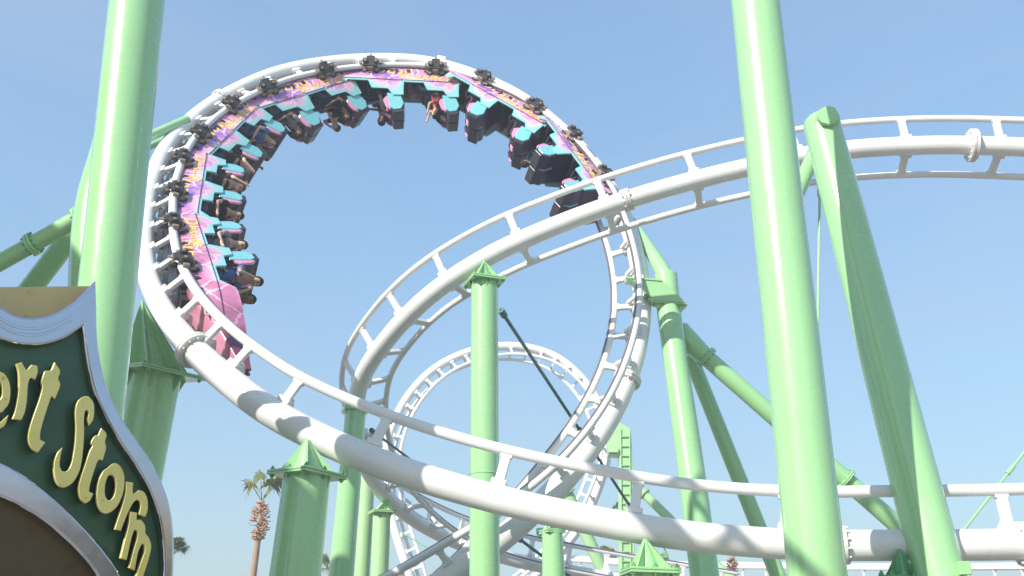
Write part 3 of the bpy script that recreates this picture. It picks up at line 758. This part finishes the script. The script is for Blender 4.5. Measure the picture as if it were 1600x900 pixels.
# arc length of the middle of the lead car, then equal spacing up and over the loop
s0 = 22.4
CARW = []
labels = ['leading pink train car with a long pointed nose diving down the left of the loop', 'second train car from the nose, violet cloud on its side, left of the loop',
          'third train car from the nose, at the upper left shoulder of the loop', 'fourth train car from the nose, just left of the top of the loop', 'train car hanging upside down at the very top of the loop',
          'sixth train car from the nose, just right of the top of the loop', 'last train car of the train, partly behind the banked white track']
for i in range(7):
    d = s0 + PITCHC * i
    p, T, n, u, r = LT.at(d); pa = LT.at(d - 1.15); pb = LT.at(d + 1.15)
    fa = pa[0] + pa[3] * LT.h_at(d); fb = pb[0] + pb[3] * LT.h_at(d)
    fwd = (fa - fb).normalized(); up = (u - fwd * u.dot(fwd)).normalized(); y = up.cross(fwd)
    Mx = Matrix((fwd, y, up)).transposed().to_4x4(); Mx.translation = (fa + fb) / 2 + up * .0
    car = lead_car if i == 0 else (proto if i == 1 else copy_tree(proto))
    car.matrix_world = Mx; CARW.append(Mx); tag(car, labels[i], 'train car', 'cars of the coaster train')
    if i in (1,):
        for ch in car.children:
            if ch.name.startswith('body_panel'): ch.material_slots[0].link = 'OBJECT'; ch.material_slots[0].material = M['body2']

# ------------------------------------------------------------------ riders
def skin_mesh(verts, edges, sub=2):
    me = bpy.data.meshes.new('sk'); me.from_pydata([v[:3] for v in verts], edges, []); o = bpy.data.objects.new('sk', me); C.objects.link(o)
    md = o.modifiers.new('skin', 'SKIN'); md.use_smooth_shade = True
    for i, v in enumerate(verts): r = v[3]; me.skin_vertices[0].data[i].radius = (r if not hasattr(r, '__len__') else r[0], r if not hasattr(r, '__len__') else r[1])
    me.skin_vertices[0].data[0].use_root = True
    o.modifiers.new('sub', 'SUBSURF').levels = sub; bpy.context.view_layer.update()
    out = bpy.data.meshes.new_from_object(o.evaluated_get(bpy.context.evaluated_depsgraph_get())); bpy.data.objects.remove(o)
    for f in out.polygons: f.use_smooth = True
    return out
def pose(lean=0.0, arms='bar'):
    L = lean
    V = [(0, 0, .02, .145), (-.06 + L * .3, 0, .22, .135), (-.10 + L * .7, 0, .42, .155), (-.10 + L, 0, .52, .09), (-.08 + L * 1.1, 0, .60, .055), (-.05 + L * 1.2, 0, .70, .088), (-.04 + L * 1.3, 0, .80, .098), (-.05 + L * 1.3, 0, .87, .07), (.035 + L * 1.3, 0, .75, .04)]
    E = [(0, 1), (1, 2), (2, 3), (3, 4), (4, 5), (5, 6), (6, 7), (5, 8)]
    for sg in (-1, 1):
        k = len(V); V += [(.05, sg * .10, 0, .09), (.42, sg * .12, .05, .065), (.48, sg * .12, -.36, .045), (.60, sg * .12, -.40, .035)]; E += [(0, k), (k, k + 1), (k + 1, k + 2), (k + 2, k + 3)]
        k = len(V); sx = -.10 + L * .9
        if arms == 'bar': A = [(sx, sg * .20, .46, .06), (sx + .13, sg * .23, .26, .045), (.34, sg * .13, .30, .032), (.42, sg * .12, .31, .036)]
        elif arms == 'up': A = [(sx, sg * .20, .48, .06), (sx + .22, sg * .26, .56, .045), (sx + .26, sg * .22, .80, .032), (sx + .27, sg * .20, .90, .036)]
        else: A = [(sx, sg * .20, .46, .06), (sx + .24, sg * .23, .40, .045), (sx + .20, sg * .15, .62, .032), (sx + .16, sg * .11, .68, .036)]
        V += A; E += [(3, k), (k, k + 1), (k + 1, k + 2), (k + 2, k + 3)]
        # five fingers closing forward
        h = len(V) - 1; hx, hy, hz, _ = V[h]
        for q in range(4):
            V += [(hx + .03, hy + (q - 1.5) * .018, hz + .02, .010), (hx + .05, hy + (q - 1.5) * .018, hz - .005, .009)]; E += [(h, len(V) - 2), (len(V) - 2, len(V) - 1)]
        V += [(hx + .01, hy - sg * .035, hz + .0, .010)]; E += [(h, len(V) - 1)]
    return V, E
def clothes(lean, long_=False):
    L = lean; V = [(0, 0, .03, .16), (-.06 + L * .3, 0, .22, .152), (-.10 + L * .7, 0, .42, .172), (-.10 + L * .9, 0, .50, .12)]; E = [(0, 1), (1, 2), (2, 3)]
    return V, E
POSES = {}
for key, (ln, ar) in {'sit': (0, 'bar'), 'lean': (.16, 'face'), 'up': (.02, 'up')}.items():
    bodym = skin_mesh(*pose(ln, ar), 2)
    V, E = clothes(ln); sx = -.10 + ln * .9
    tgt = {'bar': (sx + .09, .225, .33), 'up': (sx + .16, .25, .54), 'face': (sx + .16, .225, .43)}[ar]
    for sg in (-1, 1): k = len(V); V += [(sx, sg * .20, .465, .08), (tgt[0], sg * tgt[1], tgt[2], .062)]; E += [(3, k), (k, k + 1)]
    shirtm = skin_mesh(V, E, 2)
    V = [(0, 0, .01, .155)]; E = []
    for sg in (-1, 1): k = len(V); V += [(.05, sg * .10, 0, .10), (.42, sg * .12, .05, .078), (.478, sg * .12, -.30, .056)]; E += [(0, k), (k, k + 1), (k + 1, k + 2)]
    trm = skin_mesh(V, E, 2)
    hx = -.045 + ln * 1.3
    b = MB(); n1, n2 = 12, 9; c = Vector((hx - .015, 0, .80)); VV = []; FF = []
    for i in range(n2 + 1):
        th = math.pi * .62 * i / n2
        for j in range(n1): ph = 2 * math.pi * j / n1; VV.append(c + Vector((math.sin(th) * math.cos(ph) * .112 - .012 * i / n2, math.sin(th) * math.sin(ph) * .102, math.cos(th) * .118)) * (1 + random.uniform(-.04, .04)))
    for i in range(n2):
        for j in range(n1):
            if i > 5 and (j <= 2 or j >= n1 - 3): continue                  # leaves the face open
            FF.append((i * n1 + j, i * n1 + (j + 1) % n1, (i + 1) * n1 + (j + 1) % n1, (i + 1) * n1 + j))
    hm = bpy.data.meshes.new('hair'); hm.from_pydata(VV, [], FF)
    for f in hm.polygons: f.use_smooth = True
    em = bpy.data.meshes.new('eyes'); e_ = MB()
    for sg in (-1, 1): e_.tube([(hx + .075, sg * .034, .785), (hx + .098, sg * .034, .785)], [.018, .012], 8)
    em.from_pydata([v for v in e_.v], [], e_.f)
    mm = bpy.data.meshes.new('mouth'); e_ = MB(); e_.box((hx + .085, 0, .715), Vector((.01, 0, 0)), Vector((0, .025, 0)), Vector((0, 0, .006))); mm.from_pydata([v for v in e_.v], [], e_.f)
    POSES[key] = (bodym, shirtm, trm, hm, em, mm)
def rider(ci, row, seat, key, skin, shirt, hair, label):
    Mx = CARW[ci]; base = 1.38 if row == 0 else -.06
    loc = Mx @ Vector(((base - .80) * KS, -.29 if seat == 0 else .29, .90 * KU))
    b_, s_, t_, h_, e_, mo = POSES[key]
    def child(me, nm, mat, par):
        o = bpy.data.objects.new(nm, me); C.objects.link(o)
        if not me.materials: me.materials.append(M[mat])
        o.material_slots[0].link = 'OBJECT'; o.material_slots[0].material = M[mat]
        if par: o.parent = par
        return o
    root = child(b_, 'person', skin, None); X = Mx.copy(); X.translation = loc; root.matrix_world = X @ Matrix.Scale(1.2, 4)
    tag(root, label, 'person', 'riders on the coaster train')
    child(s_, 'shirt', shirt, root); child(t_, 'trousers', 'jeans', root); child(h_, 'hair', hair, root); child(e_, 'eyes', 'hair_dark', root); child(mo, 'mouth', 'shirt_red', root)
rider(0, 0, 0, 'lean', 'skin_tan', 'shirt_blue', 'hair_dark', 'rider in a blue shirt leaning forward, front row near seat of the leading car')
rider(0, 0, 1, 'sit', 'skin_brown', 'shirt_black', 'hair_dark', 'rider in black, front row of the leading car on the far side')
rider(0, 1, 0, 'sit', 'skin_pale', 'shirt_grey', 'hair_brown', 'rider in grey, second row of the leading car on the near side')
rider(0, 1, 1, 'up', 'skin_tan', 'shirt_white', 'hair_dark', 'rider in white, second row of the leading car on the far side')
rider(1, 0, 0, 'sit', 'skin_tan', 'shirt_black', 'hair_dark', 'rider in black, front row of the second car on the near side')
rider(1, 1, 0, 'up', 'skin_pale', 'shirt_black', 'hair_brown', 'rider in black with bare raised arms, rear row of the second car')
rider(1, 0, 1, 'up', 'skin_tan', 'shirt_grey', 'hair_dark', 'rider in grey with raised arms, front row far seat of the second car')
rider(2, 0, 0, 'up', 'skin_pale', 'shirt_black', 'hair_brown', 'rider in black with bare raised arms, front row near seat of the third car')
rider(2, 0, 1, 'lean', 'skin_tan', 'shirt_black', 'hair_brown', 'rider leaning forward with hands to face, front row far seat of the third car')
rider(3, 1, 0, 'sit', 'skin_brown', 'shirt_black', 'hair_dark', 'rider in black hanging in the rear row of the fourth car')
rider(4, 1, 0, 'up', 'skin_tan', 'shirt_red', 'hair_dark', 'rider in a red shirt hanging upside down at the top of the loop')
rider(6, 0, 1, 'sit', 'skin_brown', 'shirt_black', 'hair_dark', 'rider in black in the front row of the last car')

rider(1, 1, 1, 'sit', 'skin_tan', 'shirt_white', 'hair_brown', 'rider in white, rear row of the second car on the far side')
rider(2, 1, 0, 'sit', 'skin_tan', 'shirt_blue', 'hair_dark', 'rider in blue, rear row near seat of the third car')
rider(2, 1, 1, 'up', 'skin_brown', 'shirt_grey', 'hair_dark', 'rider in grey with raised arms, rear row far seat of the third car')
rider(3, 0, 0, 'sit', 'skin_brown', 'shirt_grey', 'hair_dark', 'rider in grey, front row near seat of the fourth car')
rider(3, 1, 1, 'lean', 'skin_tan', 'shirt_black', 'hair_brown', 'rider leaning forward, rear row far seat of the fourth car')
rider(4, 0, 1, 'sit', 'skin_brown', 'shirt_black', 'hair_dark', 'rider in black in the front row at the top of the loop')
# ------------------------------------------------------------------ the sign
SO = PY(140, 600, 6.2)                                             # a point of the sign face
SN = Vector((.70, -.714, 0)).normalized()
SX = Vector((0, 0, 1)).cross(SN).normalized() * 1; SX = Vector((-SN.y, SN.x, 0)) ; SX = SX if SX.x > 0 else -SX
def sp2(px, py, off=0.0):                                          # picture point to coordinates in the sign plane
    d = ray(px, py); t = ((SO + SN * off) - CAM).dot(SN) / d.dot(SN); q = CAM + d * t - SO; return (q.dot(SX), q.z)
SM = Matrix((SX, Vector((0, 0, 1)), SX.cross(Vector((0, 0, 1))))).transposed().to_4x4()
if SM.col[2].to_3d().dot(SN) < 0: raise Exception('sign')
sign = empty('sign', (SO.x, SO.y, 0), 'dark green curved park sign with chrome edging and raised brass letters', 'sign')
def fill(loops, name, mat, depth, off, parent, bevel=0, res=1, smooth_loops=True, pix=True):
    cu = bpy.data.curves.new(name, 'CURVE'); cu.dimensions = '2D'; cu.fill_mode = 'BOTH'; cu.extrude = depth / 2; cu.bevel_depth = bevel; cu.bevel_resolution = 2 if bevel > .01 else 0
    for lp in loops:
        pts = [sp2(x, y, off) for x, y in lp] if pix else lp
        if smooth_loops:
            k = len(pts); q = []
            for i in range(k):
                p0, p1, p2, p3 = (Vector(pts[(i + j - 1) % k]) for j in range(4)); 
                e1, e2 = (p1 - p0), (p2 - p1); sharp = e1.length > 0 and e2.length > 0 and e1.angle(e2) > 1.0
                e3 = (p3 - p2); sharp2 = e3.length > 0 and e2.angle(e3) > 1.0
                m1 = Vector((0, 0)) if sharp else (p2 - p0) * .5; m2 = Vector((0, 0)) if sharp2 else (p3 - p1) * .5
                for t in (0, .25, .5, .75):
                    if sharp and sharp2: q.append(p1.lerp(p2, t)); continue
                    if sharp: m1 = e2 * .9
                    if sharp2: m2 = e2 * .9
                    h00 = 2 * t**3 - 3 * t**2 + 1; h10 = t**3 - 2 * t**2 + t; h01 = -2 * t**3 + 3 * t**2; h11 = t**3 - t**2
                    q.append(p1 * h00 + m1 * h10 + p2 * h01 + m2 * h11)
            pts = q
        s_ = cu.splines.new('POLY'); s_.points.add(len(pts) - 1); s_.use_cyclic_u = True
        for i, p in enumerate(pts): s_.points[i].co = (p[0], p[1], 0, 1)
    o = bpy.data.objects.new(name, cu); C.objects.link(o); bpy.context.view_layer.update()
    me = bpy.data.meshes.new_from_object(o.evaluated_get(bpy.context.evaluated_depsgraph_get())); bpy.data.objects.remove(o)
    me.materials.clear(); me.materials.append(mat); autosmooth(me, 30)
    X = SM.copy(); X.translation = SO + SN * (off - depth / 2 + .0) - worldloc(parent); me.transform(X)
    ob = bpy.data.objects.new(name, me); C.objects.link(ob); ob.parent = parent; return ob
top_out = [(-330, 470), (-250, 440), (-180, 455), (-120, 480), (-60, 470), (-20, 474), (0, 485), (22, 497), (50, 501), (80, 496), (110, 480), (130, 464), (147, 446)]
right_out = [(147, 480), (149, 525), (155, 570), (166, 612), (186, 652), (211, 690), (235, 725), (253, 762), (263, 795), (268, 830), (269, 870), (267, 920), (260, 980)]
right_in = [(248, 980), (256, 920), (258, 880), (256, 845), (250, 808), (238, 773), (222, 740), (200, 706), (175, 667), (153, 622), (142, 583), (135, 540), (131, 503)]
top_in = [(115, 515), (90, 529), (60, 536), (30, 535), (0, 527), (-30, 515), (-60, 512), (-120, 520), (-180, 498), (-250, 482), (-330, 510)]
low_out = [(-330, 720), (-200, 690), (-100, 697), (-40, 712), (0, 727), (25, 741), (60, 765), (100, 800), (135, 836), (165, 872), (185, 905), (205, 980)]
low_in = [(175, 980), (157, 905), (130, 866), (100, 836), (70, 811), (30, 786), (0, 772), (-40, 758), (-100, 745), (-200, 738), (-330, 765)]
fill([top_out + right_out + [(100, 1010), (-330, 1010)]], 'sign_backing', M['blackedge'], .10, -.004, sign)
fill([[(-330, 452), (147, 447), (147, 470), (140, 560), (-330, 560)]], 'top_board', M['signtan'], .06, -.115, sign, smooth_loops=False)
fill([[(x, y) for x, y in top_in[::-1]] + [(131, 503)] + right_in[::-1][1:] + [(205, 980)] + low_out[::-1][1:]], 'sign_face', M['signgreen'], .012, .010, sign)
fill([[(-330, 765)] + low_in[::-1][1:] + [(175, 1000), (-330, 1000)]], 'lower_panel', M['signbrown'], .012, .010, sign)
inner = [(x - (2 if i > 0 else 1), y) for i, (x, y) in enumerate(right_out)]
fill([top_out[:-1] + [(145, 449)] + inner + right_in + top_in], 'chrome_trim', M['chrome'], .03, .060, sign, bevel=.018)
fill([low_out + low_in], 'chrome_arc', M['chrome'], .03, .060, sign, bevel=.018)
# grooves of the upper trim
gr = [[(x, y + 11) for x, y in top_out[3:-2]] + [(x, y + 14) for x, y in top_out[3:-2]][::-1], [(x, y + 21) for x, y in top_out[3:-2]] + [(x, y + 24) for x, y in top_out[3:-2]][::-1]]
fill(gr, 'trim_rib', M['chrome'], .012, .080, sign, bevel=.003)
def c1(l): return [(x / 3.213, 440 + y / 3.213) for x, y in l]
def c2(l): return [(80 + x / 3, 600 + y / 3) for x, y in l]
letters = {
 'r': [c1([(85, 415), (108, 408), (127, 440), (135, 448), (160, 420), (185, 425), (187, 455), (176, 488), (160, 480), (148, 487), (138, 520), (132, 600), (122, 655), (106, 692), (64, 688), (78, 650), (92, 580), (98, 510), (95, 450)])],
 't': [c1([(240, 450), (258, 447), (275, 410), (300, 450), (290, 485), (300, 520), (275, 585), (258, 570), (240, 620), (215, 700), (200, 760), (200, 795), (224, 808), (190, 855), (165, 840), (145, 800), (150, 740), (175, 660), (200, 590), (215, 530), (210, 500), (225, 455)])],
 'e': [c1([(-150, 560), (-140, 500), (-100, 462), (-40, 448), (0, 455), (25, 470), (45, 510), (50, 560), (42, 610), (20, 640), (0, 655), (-90, 655), (-80, 690), (-50, 705), (-10, 712), (10, 702), (38, 676), (25, 715), (0, 735), (-60, 745), (-120, 720), (-145, 650)]), c1([(-85, 600), (-10, 605), (10, 580), (14, 540), (5, 505), (-20, 490), (-60, 505), (-85, 550)])],
 'S': [c2([(125, 85), (150, 62), (175, 60), (195, 85), (200, 120), (195, 165), (178, 190), (172, 165), (178, 135), (170, 120), (158, 125), (152, 160), (152, 230), (148, 300), (138, 380), (120, 430), (95, 465), (60, 483), (35, 472), (18, 430), (16, 370), (30, 325), (48, 305), (40, 345), (38, 385), (50, 410), (70, 412), (90, 390), (105, 340), (115, 270), (118, 200), (115, 130)])],
 't2': [c2([(205, 245), (220, 243), (235, 210), (257, 235), (250, 270), (255, 300), (240, 355), (222, 352), (210, 375), (195, 420), (180, 470), (175, 505), (195, 515), (180, 545), (160, 557), (138, 535), (130, 490), (140, 440), (160, 380), (180, 320), (195, 290), (188, 275)])],
 'o': [c2([(290, 375), (315, 380), (335, 410), (342, 450), (335, 510), (315, 560), (290, 590), (260, 605), (235, 595), (218, 560), (215, 510), (225, 450), (245, 410), (265, 395)]), c2([(285, 425), (300, 440), (305, 480), (298, 520), (280, 545), (262, 545), (250, 520), (250, 480), (258, 445), (270, 425)])],
 'r2': [c2([(352, 460), (382, 465), (380, 500), (385, 520), (410, 500), (435, 510), (450, 545), (450, 590), (440, 620), (412, 610), (420, 580), (418, 550), (400, 540), (380, 560), (355, 610), (325, 685), (300, 680), (315, 630), (335, 570), (350, 510)])],
 'm': [c2([(372, 600), (400, 605), (398, 640), (420, 640), (438, 665), (440, 700), (455, 720), (467, 760), (455, 820), (420, 930), (390, 930), (420, 840), (438, 790), (440, 755), (425, 745), (405, 790), (390, 870), (368, 860), (385, 790), (405, 720), (405, 690), (390, 680), (375, 720), (352, 822), (327, 815), (345, 740), (365, 660)])],
}
for k, lp in letters.items():
    fill(lp, 'letter', M['gilt'], .022, .105, sign, bevel=.003); fill(lp, 'letter_return', M['blackedge'], .055, .081, sign)
# sign posts below the board
for dx in (-.35, -1.6):
    q = SO + SX * dx - SN * .25; MB().tube([Vector((q.x, q.y, 0)), Vector((q.x, q.y, 3.2))], .11, 20).build('post', M['signtan'], sign)

# ------------------------------------------------------------------ palms
def palm(label, crown, base_shift, R, nfr, name='palm_tree', thin=False, skirt=True):
    base = Vector((crown.x + base_shift, crown.y, 0)); root = empty(name, base, label, 'palm tree', 'palm trees')
    tr = MB(); n = 26; pts = []; rd = []
    for i in range(n + 1):
        t = i / n; pts.append(base.lerp(crown, t) + Vector((math.sin(t * 3) * .12, 0, 0))); rd.append((.30 - .12 * t) * R / 1.6 * (1 + (.05 if i % 2 else 0)))
    tr.tube(pts, rd, 12).build('trunk', M['trunk'], root)
    if skirt:
        b = MB()
        for i in range(150):
            z = random.random(); a = random.uniform(0, 6.28); rr2 = R * (.16 + .30 * math.sin(z * math.pi) ** .8) * random.uniform(.6, 1.15)
            c = crown + Vector((math.cos(a) * rr2 * .75, math.sin(a) * rr2 * .75, -R * 1.5 * z - .1)); d_ = Vector((math.cos(a), math.sin(a), random.uniform(-.1, 1.2))).normalized()
            b.bar(c - d_ * .10 * R, c + d_ * .12 * R, Vector((-math.sin(a), math.cos(a), 0)), .08 * R, .03 * R)
        b.build('trunk_skirt', M['boots'], root, smooth=False)
    for dry in (0, 1):
        lf = MB(); st = MB()
        for i in range(nfr):
            if (i % 4 == 0) != (dry == 1): continue
            a = random.uniform(0, 6.28); el = random.uniform(.1, 1.45) if not thin else random.uniform(.6, 1.4)
            d_ = Vector((math.cos(a) * math.cos(el), math.sin(a) * math.cos(el), math.sin(el)))
            L = R * random.uniform(.7, 1.1); hub = crown + d_ * L; st.tube([crown, crown + d_ * L * .5, hub], .022 * R, 5)
            sd2 = d_.cross(Vector((0, 0, 1))).normalized(); upn = sd2.cross(d_)
            for k in range(19):
                th = (k - 9) / 9 * 1.9; v = (d_ * math.cos(th) + sd2 * math.sin(th)).normalized(); q = R * random.uniform(.55, .8)
                p1 = hub + v * q * .55 + Vector((0, 0, -.04 * R)); p2 = hub + v * q * .85 + Vector((0, 0, -R * random.uniform(.15, .38)))
                wdt = (v.cross(upn)).normalized() * .045 * R
                lf.add([hub, p1 - wdt, p2, p1 + wdt], [(0, 1, 2, 3)])
                if k % 2: p3 = p2 + Vector((0, 0, -R * random.uniform(.1, .4))); lf.add([p2 - wdt * .3, p2 + wdt * .3, p3], [(0, 1, 2)])
        if lf.v: lf.build('fronds' if not dry else 'dry_fronds', M['leafdry'] if dry else M['leaf'], root, smooth=False); st.build('frond_stems', M['stem'], root)
palm('tall fan palm with a brown skirt standing between the sign and the thick column', P(409, 783, 46), -.5, 1.15, 7, thin=True)
palm('palm crown half hidden behind the right edge of the sign', P(268, 868, 48), 0, .75, 22, skirt=False)
palm('palm crown peeping out between the thick column and the shaded column', P(514, 893, 50), 0, .8, 18, skirt=False)
palm('yellowish palm top under the foreground track below the falling side of the loop', P(948, 874, 70), 0, .8, 10, skirt=False)
palm('dry palm top between the far tower and the track tie', P(966, 803, 75), 0, .7, 9, skirt=False)
palm('brown palm trunk head just below the foreground track right of the capped fin', P(1038, 858, 58), 0, .5, 3, skirt=True)
palm('thick brown palm trunk head right of the curved column under the track', P(1143, 868, 55), 0, .9, 2, skirt=True)

# ------------------------------------------------------------------ building added out of view, left of the camera, to shade the lower left
bld = empty('shade_building', (-19, 8, 0), 'tan stucco building added out of view left of the sign for its shade', 'building')
b = MB(); b.abox(-24, -14.2, 3.3, 13.5, 0, 14.4); b.build('wall', M['stucco'], bld, smooth=False)
b = MB(); b.abox(-24.3, -13.9, 3.3, 13.8, 14.4, 14.7); b.build('roof', M['signtan'], bld, smooth=False)
for zz in (2, 5.2, 8.4, 11.6):
    for yy in (5, 7.4, 9.8, 12.2):
        b = MB(); b.abox(-14.2, -14.12, yy - .6, yy + .6, zz - .8, zz + .8); wn = b.build('window', M['signtan'], bld, smooth=False)
        b = MB(); b.abox(-14.12, -14.09, yy - .5, yy + .5, zz - .7, zz + .7); b.build('pane', M['glass'], wn, smooth=False)
for i, (x0, x1, y0, y1, z, mt, lab) in enumerate(((20, 34, -22, -6, 6.2, 'stucco', 'low tan building added behind the viewer for the chrome to reflect'), (36, 46, -14, 4, 8.6, 'signtan', 'taller ochre building added to the right rear for the chrome to reflect'), (4, 18, -34, -24, 7.4, 'stucco', 'tan building added straight behind the viewer for the chrome to reflect'))):  # unseen blocks added so the sign's chrome trim reflects tan bands
    bd = empty('reflection_building', (x0, y0, 0), lab, 'building', 'added buildings behind the viewer')
    b = MB(); b.abox(x0, x1, y0, y1, 0, z); b.build('wall', M[mt], bd, smooth=False)
    b = MB(); b.abox(x0 - .3, x1 + .3, y0 - .3, y1 + .3, z, z + .35); b.build('roof', M['boots'], bd, smooth=False)
    for k in range(5):
        yy = y0 + (y1 - y0) * (k + .5) / 5
        b = MB(); b.abox(x0 - .08, x0, yy - .7, yy + .7, 1, 2.8); wn = b.build('window', M['signtan'], bd, smooth=False)
        b = MB(); b.abox(x0 - .11, x0 - .08, yy - .6, yy + .6, 1.1, 2.7); b.build('pane', M['glass'], wn, smooth=False)
# ------------------------------------------------------------------ haze
hm = bpy.data.materials.new('desert haze'); hm.use_nodes = True; ht = hm.node_tree; ht.nodes.remove(ht.nodes['Principled BSDF'])
pv = ht.nodes.new('ShaderNodeVolumePrincipled'); pv.inputs['Color'].default_value = (.93, .96, 1, 1); pv.inputs['Density'].default_value = .0026; pv.inputs['Anisotropy'].default_value = .2
ht.links.new(pv.outputs[0], ht.nodes['Material Output'].inputs['Volume'])
b = MB(); b.abox(-905, 905, -905, 905, -1, 26); tag(b.build('haze', hm, smooth=False), 'thin pale desert haze over the whole park', kind='stuff')
bpy.context.view_layer.update()
